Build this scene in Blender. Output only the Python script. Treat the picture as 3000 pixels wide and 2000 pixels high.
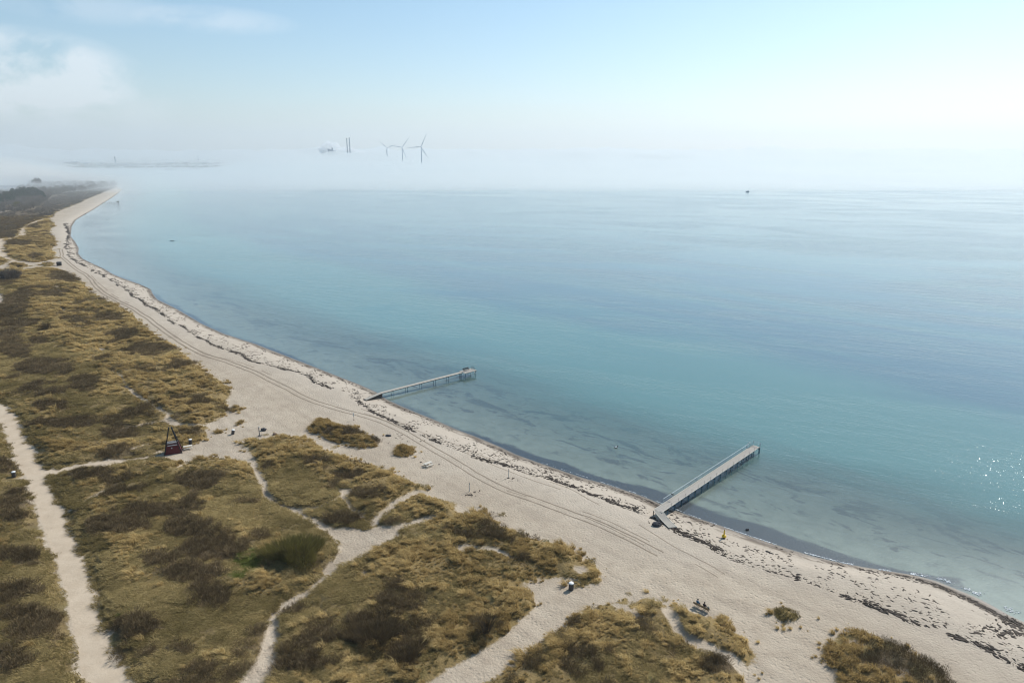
import bpy, math, random
import numpy as np
from mathutils import Vector, Matrix, Euler

for o in list(bpy.data.objects):
    bpy.data.objects.remove(o)
sc = bpy.context.scene
COL = sc.collection
rad = math.radians

# ------------------------------------------------------------------ camera
CAMH = 66.0
FPX = 2000.0                      # focal length in pixels of the 3000 px wide photograph
PITCH = math.atan((1000 - 455) / FPX)
cd = bpy.data.cameras.new("camera")
cd.lens = 24.0
cd.sensor_width = 36.0
cd.clip_start = 0.5
cd.clip_end = 80000
cam = bpy.data.objects.new("camera", cd)
cam.location = (0, 0, CAMH)
cam.rotation_euler = (math.pi / 2 - PITCH, 0, 0)
COL.objects.link(cam)
sc.camera = cam

# ------------------------------------------------------------------ sky + sun
SUN_AZ, SUN_EL = rad(46), rad(43.5)          # azimuth clockwise from +Y
w = bpy.data.worlds.new("World")
sc.world = w
w.use_nodes = True
w.cycles.sampling_method = 'NONE'      # a smooth sky: no light sampling needed, cleaner haze
nt = w.node_tree
nt.nodes.clear()
N = nt.nodes.new
out = N("ShaderNodeOutputWorld")
sky = N("ShaderNodeTexSky")
sky.sky_type = 'NISHITA'
sky.sun_disc = False
sky.sun_elevation = SUN_EL
sky.sun_rotation = SUN_AZ
sky.altitude = 0
sky.air_density = 1.0
sky.dust_density = 0.6
sky.ozone_density = 3.0
hsv = N("ShaderNodeHueSaturation")
hsv.inputs['Saturation'].default_value = 1.12
hsv.inputs['Hue'].default_value = 0.487
bg = N("ShaderNodeBackground")
bg.inputs['Strength'].default_value = 0.118
bg2 = N("ShaderNodeBackground")
bg2.inputs['Color'].default_value = (0.95, 0.97, 1.0, 1)
bg2.inputs['Strength'].default_value = 1.0
mixs = N("ShaderNodeMixShader")
tc = N("ShaderNodeTexCoord")
L = nt.links.new
L(sky.outputs[0], hsv.inputs['Color'])
L(hsv.outputs[0], bg.inputs['Color'])


def wmath(op, a, b=None, clamp=False):
    n = N("ShaderNodeMath")
    n.operation = op
    n.use_clamp = clamp
    for i, v in enumerate((a, b)):
        if v is None:
            continue
        if isinstance(v, (int, float)):
            n.inputs[i].default_value = v
        else:
            L(v, n.inputs[i])
    return n.outputs[0]


def az_el(px, py):
    v = Vector(((px - 1500) / FPX, (1000 - py) / FPX, -1))
    d = Matrix.Rotation(math.pi / 2 - PITCH, 3, 'X') @ v
    return d.normalized()


def cloud_mask(px, py, rw, rh):
    """soft ellipse round a direction of the sky"""
    d = az_el(px, py)
    right = Vector((d.y, -d.x, 0)).normalized()
    up = right.cross(d).normalized()
    res = []
    for ax, r in ((right, rw), (up, rh)):
        dn = N("ShaderNodeVectorMath")
        dn.operation = 'DOT_PRODUCT'
        L(tc.outputs['Generated'], dn.inputs[0])
        dn.inputs[1].default_value = ax / r
        res.append(wmath('POWER', wmath('ABSOLUTE', dn.outputs['Value']), 2.0))
    s = wmath('SUBTRACT', 1.0, wmath('ADD', res[0], res[1]), True)
    dn = N("ShaderNodeVectorMath")
    dn.operation = 'DOT_PRODUCT'
    L(tc.outputs['Generated'], dn.inputs[0])
    dn.inputs[1].default_value = d
    front = wmath('GREATER_THAN', dn.outputs['Value'], 0.3)
    return wmath('MULTIPLY', s, front)


mp = N("ShaderNodeMapping")
mp.inputs['Scale'].default_value = (1.0, 1.0, 1.7)
L(tc.outputs['Generated'], mp.inputs['Vector'])
nz = N("ShaderNodeTexNoise")
nz.inputs['Scale'].default_value = 11.5
nz.inputs['Detail'].default_value = 7.0
nz.inputs['Roughness'].default_value = 0.58
nz.inputs['Distortion'].default_value = 0.25
L(mp.outputs[0], nz.inputs['Vector'])
m1 = cloud_mask(70, 210, 0.13, 0.05)
m2 = cloud_mask(280, 25, 0.11, 0.020)
m3 = cloud_mask(640, 60, 0.10, 0.018)
m4 = cloud_mask(-560, 170, 0.17, 0.06)
m5 = cloud_mask(150, 330, 0.17, 0.04)
msum = wmath('ADD', wmath('ADD', m1, wmath('MULTIPLY', m2, 0.22)),
             wmath('ADD', wmath('MULTIPLY', m3, 0.3), wmath('ADD', m4, wmath('MULTIPLY', m5, 0.4))))
mr = N("ShaderNodeMapRange")
mr.inputs['From Min'].default_value = 0.40
mr.inputs['From Max'].default_value = 0.60
L(nz.outputs['Fac'], mr.inputs['Value'])
dens = wmath('MULTIPLY', wmath('MULTIPLY', mr.outputs[0], msum), 1.6, True)
# thin veil everywhere, thicker towards the horizon
sep = N("ShaderNodeSeparateXYZ")
L(tc.outputs['Generated'], sep.inputs[0])
dens2 = wmath('MULTIPLY', dens, 0.6, True)
L(dens2, mixs.inputs[0])
L(bg.outputs[0], mixs.inputs[1])
L(bg2.outputs[0], mixs.inputs[2])
L(mixs.outputs[0], out.inputs['Surface'])

sd = bpy.data.lights.new("sun", 'SUN')
sd.energy = 4.7
sd.angle = rad(0.53)
sd.color = (1.0, 0.965, 0.91)
sun = bpy.data.objects.new("sun", sd)
sdir = Vector((math.sin(SUN_AZ) * math.cos(SUN_EL), math.cos(SUN_AZ) * math.cos(SUN_EL), math.sin(SUN_EL)))
sun.rotation_euler = sdir.to_track_quat('Z', 'Y').to_euler()
sun.location = (0, 0, 400)
COL.objects.link(sun)

vs = sc.view_settings
vs.view_transform = 'Standard'
vs.look = 'None'
vs.exposure = 0.2
vs.gamma = 1.0
vs.use_curve_mapping = False
cy = sc.cycles
cy.use_denoising = True
cy.denoiser = 'OPENIMAGEDENOISE'
cy.denoising_input_passes = 'RGB_ALBEDO_NORMAL'
cy.denoising_prefilter = 'ACCURATE'
cy.use_adaptive_sampling = False
cy.pixel_filter_type = 'BLACKMAN_HARRIS'
cy.filter_width = 1.15
cy.max_bounces = 6
cy.diffuse_bounces = 2
cy.glossy_bounces = 2
cy.transmission_bounces = 2
cy.transparent_max_bounces = 8
cy.volume_bounces = 3
cy.caustics_reflective = False
cy.caustics_refractive = False

# ------------------------------------------------------------------ helpers
SEA = -0.6
rng = np.random.default_rng(7)
random.seed(5)
cp, sp = math.cos(PITCH), math.sin(PITCH)


def at(x, y, z=0.0):
    """ground point seen at photograph pixel x, y"""
    u = (x - 1500) / FPX
    v = (1000 - y) / FPX
    dx, dy, dz = u, cp + v * sp, -sp + v * cp
    t = (z - CAMH) / dz
    return np.array([dx * t, dy * t, z])


def gp(pts, z=0.0):
    return np.array([at(x, y, z)[:2] for x, y in pts])


def at_dist(x, y, D):
    """point at depth D metres along +Y seen at pixel x, y"""
    u = (x - 1500) / FPX
    v = (1000 - y) / FPX
    d = np.array([u, cp + v * sp, -sp + v * cp])
    return d / d[1] * D + np.array([0, 0, CAMH])


def _h(ix, iy, s):
    n = (ix.astype(np.int64) * 374761393 + iy.astype(np.int64) * 668265263 + s * 974711) & 0xffffffff
    n = ((n ^ (n >> 13)) * 1274126177) & 0xffffffff
    return ((n ^ (n >> 16)) & 0xffff) / 65535.0


def vn(x, y, s=0):
    x = np.asarray(x, float)
    y = np.asarray(y, float)
    ix, iy = np.floor(x), np.floor(y)
    fx, fy = x - ix, y - iy
    fx = fx * fx * (3 - 2 * fx)
    fy = fy * fy * (3 - 2 * fy)
    a, b = _h(ix, iy, s), _h(ix + 1, iy, s)
    c, d = _h(ix, iy + 1, s), _h(ix + 1, iy + 1, s)
    return (a * (1 - fx) + b * fx) * (1 - fy) + (c * (1 - fx) + d * fx) * fy


def fbm(x, y, s=0, o=3):
    r, a, t = 0, 1.0, 0
    for i in range(o):
        r = r + a * vn(x * 2 ** i, y * 2 ** i, s + i * 17)
        t += a
        a *= 0.5
    return r / t


def sstep(a, b, x):
    t = np.clip((x - a) / (b - a), 0, 1)
    return t * t * (3 - 2 * t)


FAR = -15.0


def poly_sdf(P, poly, lim=15.0):
    """signed distance, positive inside, clamped to +-"""
    poly = np.asarray(poly)
    r = np.full(len(P), FAR)
    lo, hi = poly.min(0) - lim, poly.max(0) + lim
    m = np.where((P[:, 0] > lo[0]) & (P[:, 0] < hi[0]) & (P[:, 1] > lo[1]) & (P[:, 1] < hi[1]))[0]
    if len(m) == 0:
        return r
    Q = P[m]
    d2 = np.full(len(Q), 1e9)
    ins = np.zeros(len(Q), bool)
    n = len(poly)
    for i in range(n):
        a, b = poly[i], poly[(i + 1) % n]
        e = b - a
        wv = Q - a
        t = np.clip((wv @ e) / max(e @ e, 1e-9), 0, 1)
        q = wv - t[:, None] * e
        d2 = np.minimum(d2, (q * q).sum(1))
        if a[1] != b[1]:
            c = (a[1] > Q[:, 1]) != (b[1] > Q[:, 1])
            xs = a[0] + (Q[:, 1] - a[1]) * (e[0] / e[1])
            ins ^= c & (Q[:, 0] < xs)
    d = np.sqrt(d2)
    r[m] = np.where(ins, d, -d)
    return r


def line_dist(P, pts, wid=None, lim=15.0):
    """half width minus distance to a polyline"""
    pts = np.asarray(pts)
    if wid is None:
        wid = np.zeros(len(pts))
    wid = np.asarray(wid, float)
    r = np.full(len(P), FAR)
    lo, hi = pts.min(0) - lim, pts.max(0) + lim
    m = np.where((P[:, 0] > lo[0]) & (P[:, 0] < hi[0]) & (P[:, 1] > lo[1]) & (P[:, 1] < hi[1]))[0]
    if len(m) == 0:
        return r
    Q = P[m]
    best = np.full(len(Q), FAR)
    for i in range(len(pts) - 1):
        a, b = pts[i], pts[i + 1]
        e = b - a
        wv = Q - a
        t = np.clip((wv @ e) / max(e @ e, 1e-9), 0, 1)
        q = wv - t[:, None] * e
        best = np.maximum(best, wid[i] + (wid[i + 1] - wid[i]) * t - np.sqrt((q * q).sum(1)))
    r[m] = best
    return r


def tag(o, label=None, cat=None, group=None, kind=None):
    if label:
        o['label'] = label
    if cat:
        o['category'] = cat
    if group:
        o['group'] = group
    if kind:
        o['kind'] = kind
    return o


def empty(name, loc, rz=0.0, label=None, cat=None, group=None):
    o = bpy.data.objects.new(name, None)
    o.empty_display_size = 0.3
    o.location = loc
    o.rotation_euler = (0, 0, rz)
    COL.objects.link(o)
    return tag(o, label, cat, group)


def copy_tree(o, parent=None):
    c = o.copy()
    COL.objects.link(c)
    c.parent = parent
    for ch in list(o.children):
        copy_tree(ch, c)
    return c


def npmesh(name, V, F, attrs=None, mat=None, smooth=False):
    """mesh from numpy arrays; F is (n,3) or (n,4)"""
    V = np.asarray(V, np.float32)
    F = np.asarray(F, np.int32)
    me = bpy.data.meshes.new(name)
    k = F.shape[1]
    me.vertices.add(len(V))
    me.vertices.foreach_set("co", V.ravel())
    me.loops.add(F.size)
    me.loops.foreach_set("vertex_index", F.ravel())
    me.polygons.add(len(F))
    me.polygons.foreach_set("loop_start", np.arange(0, F.size, k, dtype=np.int32))
    me.polygons.foreach_set("use_smooth", np.full(len(F), smooth))
    for an, av in (attrs or {}).items():
        a = me.attributes.new(an, 'FLOAT', 'POINT')
        a.data.foreach_set("value", np.asarray(av, np.float32))
    me.update(calc_edges=True)
    if mat:
        me.materials.append(mat)
    return me


def link(name, me, parent=None, loc=None):
    o = bpy.data.objects.new(name, me)
    COL.objects.link(o)
    if parent:
        o.parent = parent
    if loc is not None:
        o.location = loc
    return o


class MB:
    """collects boxes, beams, tubes and lathes into one mesh"""

    def __init__(s):
        s.v, s.f = [], []

    def box(s, c, size, R=None):
        R = R or Matrix.Identity(3)
        b = len(s.v)
        for dz in (-.5, .5):
            for dx, dy in ((-.5, -.5), (.5, -.5), (.5, .5), (-.5, .5)):
                s.v.append(tuple(Vector(c) + R @ Vector((dx * size[0], dy * size[1], dz * size[2]))))
        for q in ((3, 2, 1, 0), (4, 5, 6, 7), (0, 1, 5, 4), (1, 2, 6, 5), (2, 3, 7, 6), (3, 0, 4, 7)):
            s.f.append(tuple(b + i for i in q))
        return s

    def beam(s, p0, p1, wd, h):
        p0, p1 = Vector(p0), Vector(p1)
        d = p1 - p0
        x = d.normalized()
        up = Vector((0, 0, 1)) if abs(x.z) < 0.95 else Vector((0, 1, 0))
        y = up.cross(x).normalized()
        z = x.cross(y)
        R = Matrix((x, y, z)).transposed()
        return s.box((p0 + p1) / 2, (d.length, wd, h), R)

    def tube(s, p0, p1, r0, r1=None, n=8, cap=True):
        r1 = r0 if r1 is None else r1
        p0, p1 = Vector(p0), Vector(p1)
        x = (p1 - p0).normalized()
        up = Vector((0, 0, 1)) if abs(x.z) < 0.95 else Vector((0, 1, 0))
        y = up.cross(x).normalized()
        z = x.cross(y)
        b = len(s.v)
        for p, r in ((p0, r0), (p1, r1)):
            for i in range(n):
                a = 2 * math.pi * i / n
                s.v.append(tuple(p + (y * math.cos(a) + z * math.sin(a)) * r))
        for i in range(n):
            j = (i + 1) % n
            s.f.append((b + i, b + j, b + n + j, b + n + i))
        if cap:
            s.f.append(tuple(b + i for i in reversed(range(n))))
            s.f.append(tuple(b + n + i for i in range(n)))
        return s

    def path(s, pts, r, n=6):
        for a, b in zip(pts[:-1], pts[1:]):
            s.tube(a, b, r, r, n)
        return s

    def lathe(s, prof, c=(0, 0, 0), n=16):
        b = len(s.v)
        for r, z in prof:
            for i in range(n):
                a = 2 * math.pi * i / n
                s.v.append((c[0] + r * math.cos(a), c[1] + r * math.sin(a), c[2] + z))
        for k in range(len(prof) - 1):
            for i in range(n):
                j = (i + 1) % n
                s.f.append((b + k * n + i, b + k * n + j, b + (k + 1) * n + j, b + (k + 1) * n + i))
        s.f.append(tuple(b + i for i in reversed(range(n))))
        s.f.append(tuple(b + (len(prof) - 1) * n + i for i in range(n)))
        return s

    def quad(s, a, b, c, d):
        i = len(s.v)
        s.v += [tuple(a), tuple(b), tuple(c), tuple(d)]
        s.f.append((i, i + 1, i + 2, i + 3))
        return s

    def hull8(s, lo, hi):
        """frustum from 4 lower and 4 upper corners"""
        b = len(s.v)
        s.v += [tuple(p) for p in lo] + [tuple(p) for p in hi]
        for q in ((3, 2, 1, 0), (4, 5, 6, 7), (0, 1, 5, 4), (1, 2, 6, 5), (2, 3, 7, 6), (3, 0, 4, 7)):
            s.f.append(tuple(b + i for i in q))
        return s

    def mesh(s, name, mat, smooth=False, bevel=0):
        me = bpy.data.meshes.new(name)
        me.from_pydata(s.v, [], s.f)
        if smooth:
            for p in me.polygons:
                p.use_smooth = True
        me.materials.append(mat)
        me.update()
        return me

    def build(s, name, mat, parent=None, smooth=False, loc=None):
        return link(name, s.mesh(name, mat, smooth), parent, loc)


# ------------------------------------------------------------------ materials
def newmat(name):
    m = bpy.data.materials.new(name)
    m.use_nodes = True
    m.node_tree.nodes.clear()
    return m


class NB:
    """small node-graph builder"""

    def __init__(s, m):
        s.m = m
        s.t = m.node_tree

    def n(s, kind, **kw):
        nd = s.t.nodes.new(kind)
        for k, v in kw.items():
            setattr(nd, k, v)
        return nd

    def ln(s, a, b):
        s.t.links.new(a, b)

    def val(s, inp, v):
        if isinstance(v, (int, float)):
            inp.default_value = v
        elif isinstance(v, (tuple, list)):
            inp.default_value = tuple(v) + ((1,) if len(v) == 3 and inp.type == 'RGBA' else ())
        else:
            s.ln(v, inp)

    def math(s, op, a, b=None, clamp=False):
        nd = s.n("ShaderNodeMath", operation=op, use_clamp=clamp)
        s.val(nd.inputs[0], a)
        if b is not None:
            s.val(nd.inputs[1], b)
        return nd.outputs[0]

    def mix(s, f, a, b, blend='MIX'):
        nd = s.n("ShaderNodeMix", data_type='RGBA', blend_type=blend)
        s.val(nd.inputs[0], f)
        s.val(nd.inputs[6], a)
        s.val(nd.inputs[7], b)
        return nd.outputs[2]

    def rng(s, v, a, b, c=0.0, d=1.0, smooth=True):
        nd = s.n("ShaderNodeMapRange", interpolation_type='SMOOTHSTEP' if smooth else 'LINEAR')
        s.val(nd.inputs[0], v)
        for i, q in enumerate((a, b, c, d)):
            nd.inputs[i + 1].default_value = q
        return nd.outputs[0]

    def attr(s, name, kind='GEOMETRY'):
        nd = s.n("ShaderNodeAttribute", attribute_name=name, attribute_type=kind)
        return nd.outputs['Fac']

    def pos(s, scale=(1, 1, 1), rot=0.0):
        g = s.n("ShaderNodeNewGeometry")
        v = g.outputs['Position']
        if rot:                                               # turn first, then stretch along the turned axes
            m0 = s.n("ShaderNodeMapping")
            m0.inputs['Rotation'].default_value = (0, 0, rot)
            s.ln(v, m0.inputs['Vector'])
            v = m0.outputs[0]
        mpn = s.n("ShaderNodeMapping")
        mpn.inputs['Scale'].default_value = scale
        s.ln(v, mpn.inputs['Vector'])
        return mpn.outputs[0]

    def obj(s, scale=(1, 1, 1)):
        g = s.n("ShaderNodeTexCoord")
        mpn = s.n("ShaderNodeMapping")
        mpn.inputs['Scale'].default_value = scale
        s.ln(g.outputs['Object'], mpn.inputs['Vector'])
        return mpn.outputs[0]

    def noise(s, vec, scale, detail=3.0, rough=0.5, dist=0.0):
        nd = s.n("ShaderNodeTexNoise")
        s.ln(vec, nd.inputs['Vector'])
        nd.inputs['Scale'].default_value = scale
        nd.inputs['Detail'].default_value = detail
        nd.inputs['Roughness'].default_value = rough
        nd.inputs['Distortion'].default_value = dist
        return nd.outputs['Fac']

    def out(s, shader, vol=None):
        o = s.n("ShaderNodeOutputMaterial")
        if shader is not None:
            s.ln(shader, o.inputs['Surface'])
        if vol is not None:
            s.ln(vol, o.inputs['Volume'])

    def pbsdf(s, col, rough=0.8, spec=0.3, normal=None, metal=0.0, **kw):
        p = s.n("ShaderNodeBsdfPrincipled")
        s.val(p.inputs['Base Color'], col)
        s.val(p.inputs['Roughness'], rough)
        p.inputs['Specular IOR Level'].default_value = spec
        p.inputs['Metallic'].default_value = metal
        if normal is not None:
            s.ln(normal, p.inputs['Normal'])
        return p.outputs[0]

    def bump(s, h, dist=0.1, strength=1.0):
        b = s.n("ShaderNodeBump")
        b.inputs['Distance'].default_value = dist
        s.val(b.inputs['Strength'], strength)
        s.ln(h, b.inputs['Height'])
        return b.outputs[0]


def simple_mat(name, col, rough=0.7, spec=0.3, var=0.35, scale=6.0, metal=0.0, bump=0.01, stretch=(1, 1, 1)):
    """plain surface with procedural grain and wear"""
    m = newmat(name)
    b = NB(m)
    v = b.obj(stretch)
    nz = b.noise(v, scale, 5, 0.6)
    nz2 = b.noise(v, scale * 6, 3, 0.6)
    f = b.math('MULTIPLY', b.rng(nz, 0.3, 0.7), var)
    dark = tuple(c * 0.55 for c in col)
    c = b.mix(f, col, dark)
    c = b.mix(b.math('MULTIPLY', b.rng(nz2, 0.55, 0.75), var * 0.6), c, tuple(min(1, k * 1.25 + 0.02) for k in col))
    nrm = b.bump(nz2, bump)
    b.out(b.pbsdf(c, rough, spec, nrm, metal))
    return m


def ground_material():
    m = newmat("ground")
    b = NB(m)
    P = b.pos()
    off = b.attr("off")
    veg = b.attr("vegraw")
    scrub = b.attr("scrub")
    gold = b.attr("gold")
    green = b.attr("green")
    gpath = b.attr("gpath")
    trail = b.attr("trail")
    n_big = b.noise(P, 0.045, 4, 0.55)
    n_mid = b.noise(P, 0.35, 5, 0.6)
    n_fine = b.noise(P, 2.6, 4, 0.65)
    n_speck = b.noise(P, 5.5, 2, 0.5)
    # --- sand
    sand = b.mix(b.rng(n_big, 0.3, 0.7), (0.375, 0.308, 0.228), (0.455, 0.38, 0.288))
    sand = b.mix(b.math('MULTIPLY', b.rng(n_mid, 0.35, 0.7), 0.5), sand, (0.30, 0.24, 0.175))
    streak = b.noise(b.pos((0.12, 1.0, 1.0), rad(46)), 0.55, 4, 0.6)
    sand = b.mix(b.math('MULTIPLY', b.rng(streak, 0.45, 0.7), 0.45), sand, (0.275, 0.222, 0.166))
    white = b.rng(off, 26, 3)                                 # washed paler sand near the water
    sand = b.mix(b.math('MULTIPLY', white, 0.55), sand, (0.48, 0.42, 0.345))
    specks = b.rng(n_speck, 0.64, 0.72)
    sand = b.mix(b.math('MULTIPLY', specks, 0.55), sand, (0.11, 0.085, 0.06))
    vor = b.n("ShaderNodeTexVoronoi")
    b.ln(P, vor.inputs['Vector'])
    vor.inputs['Scale'].default_value = 1.25
    prints = b.rng(vor.outputs['Distance'], 0.05, 0.42)       # footprint hollows
    # --- gravel path
    grav = b.mix(b.rng(n_mid, 0.3, 0.7), (0.42, 0.335, 0.24), (0.48, 0.39, 0.285))
    grav = b.mix(b.math('MULTIPLY', b.rng(n_speck, 0.6, 0.72), 0.25), grav, (0.26, 0.21, 0.15))
    edge_n = b.math('ADD', gpath, b.math('MULTIPLY', b.math('SUBTRACT', n_fine, 0.5), 1.2))
    sand = b.mix(b.rng(edge_n, -0.1, 0.5), sand, grav)
    # --- wet sand and seabed
    wet = b.rng(b.math('ADD', off, b.math('MULTIPLY', b.math('SUBTRACT', n_mid, 0.5), 2.0)), 1.4, 0.2)
    sand = b.mix(b.math('MULTIPLY', wet, 0.9), sand, (0.17, 0.135, 0.10))
    # --- seabed
    Pb = b.pos((0.45, 1.0, 1.0), rad(40))
    e1 = b.noise(Pb, 0.11, 8, 0.70, 0.7)
    e2 = b.noise(Pb, 0.38, 5, 0.6, 0.4)
    sea_off = b.math('MULTIPLY', off, -1.0)
    wob = b.math('ADD', sea_off, b.math('MULTIPLY', b.math('SUBTRACT', e1, 0.5), 10.0))
    near_amt = b.attr("nearband")
    band1 = b.math('MULTIPLY', b.rng(b.math('SUBTRACT', wob, near_amt), 1.0, -0.5), b.rng(near_amt, 0.4, 1.5))
    bandm = b.math('MULTIPLY', b.rng(sea_off, 9, 22), b.rng(sea_off, 52, 30))
    patch = b.math('MULTIPLY', b.rng(e1, 0.525, 0.585), bandm)
    thin = b.math('MULTIPLY', b.math('MULTIPLY', b.rng(e2, 0.55, 0.63), b.rng(sea_off, 4, 10)), 0.75)
    weed = b.math('MAXIMUM', b.math('MAXIMUM', band1, b.math('MULTIPLY', patch, 0.95)), thin)
    bed = b.mix(b.rng(n_mid, 0.3, 0.7), (0.155, 0.172, 0.142), (0.21, 0.228, 0.188))
    bed = b.mix(weed, bed, (0.04, 0.042, 0.05))
    under = b.rng(off, 0.05, -0.4)
    sand = b.mix(under, sand, bed)
    strip = b.math('MULTIPLY', b.rng(off, 0.1, 0.5), b.rng(off, 2.3, 1.3))
    strip = b.math('MULTIPLY', strip, b.rng(b.noise(b.pos((0.25, 1, 1), rad(42)), 1.1, 4, 0.65), 0.40, 0.58))
    sand = b.mix(b.math('MULTIPLY', strip, 0.75), sand, (0.085, 0.06, 0.04))
    # --- vegetated dune floor
    thatch = b.mix(b.rng(n_mid, 0.35, 0.68), (0.115, 0.082, 0.034), (0.215, 0.155, 0.065))
    thatch = b.mix(b.math('MULTIPLY', b.rng(n_fine, 0.5, 0.75), 0.5), thatch, (0.07, 0.055, 0.03))
    thatch = b.mix(b.math('MULTIPLY', gold, 0.4), thatch, (0.26, 0.18, 0.07))
    thatch = b.mix(b.math('MULTIPLY', scrub, 0.75), thatch, (0.095, 0.068, 0.045))
    thatch = b.mix(b.math('MULTIPLY', green, 0.85), thatch, (0.10, 0.13, 0.025))
    vv = b.math('ADD', veg, b.math('MULTIPLY', b.math('SUBTRACT', n_mid, 0.5), 4.2))
    vv = b.math('ADD', vv, b.math('MULTIPLY', b.math('SUBTRACT', n_fine, 0.5), 1.3))
    vv = b.math('MINIMUM', vv, b.math('SUBTRACT', b.math('MULTIPLY', b.math('SUBTRACT', n_fine, 0.5), 0.9), trail))
    vf = b.rng(vv, -0.1, 0.55)
    col = b.mix(vf, sand, thatch)
    # --- relief
    h = b.math('ADD', b.math('MULTIPLY', b.math('MULTIPLY', prints, n_big), 0.6), b.math('MULTIPLY', n_fine, 0.9))
    h = b.math('ADD', h, b.math('MULTIPLY', n_mid, 0.6))
    amt = b.math('SUBTRACT', 1.0, b.math('MULTIPLY', b.rng(gpath, -0.5, 0.5), 0.75))
    amt = b.math('MULTIPLY', amt, b.rng(off, 0.5, 14, 0.25, 1.0))
    nrm = b.bump(h, 0.2, amt)
    rough = b.math('SUBTRACT', 0.95, b.math('MULTIPLY', wet, 0.45))
    b.out(b.pbsdf(col, rough, 0.25, nrm))
    return m


def water_material():
    m = newmat("sea_water")
    b = NB(m)
    off = b.math('MULTIPLY', b.attr("off"), -1.0)            # metres out from the shore
    Pl = b.pos((0.4, 1.0, 1.0), rad(50))
    Pm = b.pos((0.16, 1.0, 1.0), rad(50))
    big = b.noise(Pl, 0.0065, 5, 0.55, 0.5)
    mid = b.noise(Pm, 0.045, 5, 0.6, 0.5)
    woff = b.math('ADD', off, b.math('MULTIPLY', b.math('SUBTRACT', big, 0.5), 75.0))
    woff = b.math('ADD', woff, b.math('MULTIPLY', b.math('SUBTRACT', mid, 0.5), 30.0))
    # turquoise over sand bars, greyer blue over the deeper beds
    shal = (0.10, 0.16, 0.155)
    turq = (0.092, 0.198, 0.192)
    deep = (0.068, 0.138, 0.168)
    c = b.mix(b.rng(woff, 18, 55), shal, turq)
    c = b.mix(b.rng(woff, 98, 128), c, deep)
    c = b.mix(b.math('MULTIPLY', b.rng(woff, 250, 420), 0.7), c, (0.085, 0.172, 0.188))
    c = b.mix(b.math('MULTIPLY', b.rng(mid, 0.42, 0.66), 0.55), c, turq)
    cover = b.rng(off, -6.0, 58.0, 0.0, 0.96)
    # ripples
    W1 = b.pos((0.45, 1.5, 1.0), rad(28))
    W2 = b.pos((0.6, 1.4, 1.0), rad(-12))
    r1 = b.noise(W1, 0.85, 3, 0.6, 0.3)
    r2 = b.noise(W2, 2.3, 2, 0.6)
    r3 = b.noise(W1, 0.16, 3, 0.5)
    h = b.math('ADD', b.math('MULTIPLY', r1, 0.6), b.math('MULTIPLY', r2, 0.30))
    h = b.math('ADD', h, b.math('MULTIPLY', r3, 0.8))
    Ps = b.pos((0.36, 1.0, 1.0), rad(22))
    slick = b.noise(Ps, 0.012, 4, 0.5, 2.2)
    amp = b.rng(slick, 0.36, 0.62, 0.4, 1.4)
    amp = b.math('MULTIPLY', amp, b.rng(off, 0, 12, 0.35, 1.0))
    amp = b.math('MULTIPLY', amp, b.rng(off, 60, 500, 1.0, 1.9))
    nrm = b.bump(h, 0.105, amp)
    fr = b.n("ShaderNodeLayerWeight")
    fr.inputs['Blend'].default_value = 0.5
    b.ln(nrm, fr.inputs['Normal'])
    frs = b.math('ADD', 0.02, b.math('MULTIPLY', b.math('POWER', fr.outputs['Facing'], 5.0), 0.98))
    dif = b.n("ShaderNodeBsdfDiffuse")
    b.val(dif.inputs['Color'], c)
    tr = b.n("ShaderNodeBsdfTransparent")
    tr.inputs['Color'].default_value = (0.90, 0.95, 0.95, 1)
    mx = b.n("ShaderNodeMixShader")
    b.val(mx.inputs[0], cover)
    b.ln(tr.outputs[0], mx.inputs[1])
    b.ln(dif.outputs[0], mx.inputs[2])
    gl = b.n("ShaderNodeBsdfGlossy")
    gl.inputs['Color'].default_value = (1, 1, 1, 1)
    gl.inputs['Roughness'].default_value = 0.095
    b.ln(nrm, gl.inputs['Normal'])
    mx2 = b.n("ShaderNodeMixShader")
    b.ln(frs, mx2.inputs[0])
    b.ln(mx.outputs[0], mx2.inputs[1])
    b.ln(gl.outputs[0], mx2.inputs[2])
    b.out(mx2.outputs[0])
    return m


def blade_mat(name, cols, trans=0.3):
    """dry grass or twigs: colour varies by instance ("tint") and by blade ("bv")"""
    m = newmat(name)
    b = NB(m)
    t = b.attr("tint", 'INSTANCER')
    bv = b.attr("bv")
    c = b.mix(bv, cols[0], cols[1])
    c2 = b.mix(bv, cols[1], cols[2])
    c = b.mix(t, c, c2)
    d = b.n("ShaderNodeBsdfDiffuse")
    b.val(d.inputs['Color'], c)
    tl = b.n("ShaderNodeBsdfTranslucent")
    b.val(tl.inputs['Color'], c)
    mx = b.n("ShaderNodeMixShader")
    mx.inputs[0].default_value = trans
    b.ln(d.outputs[0], mx.inputs[1])
    b.ln(tl.outputs[0], mx.inputs[2])
    b.out(mx.outputs[0])
    return m


def volume_mat(name, col, dens, g):
    m = newmat(name)
    b = NB(m)
    v = b.n("ShaderNodeVolumePrincipled")
    v.inputs['Color'].default_value = (*col, 1)
    v.inputs['Density'].default_value = dens
    v.inputs['Anisotropy'].default_value = g
    b.out(None, v.outputs[0])
    m.cycles.homogeneous_volume = True
    return m


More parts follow.
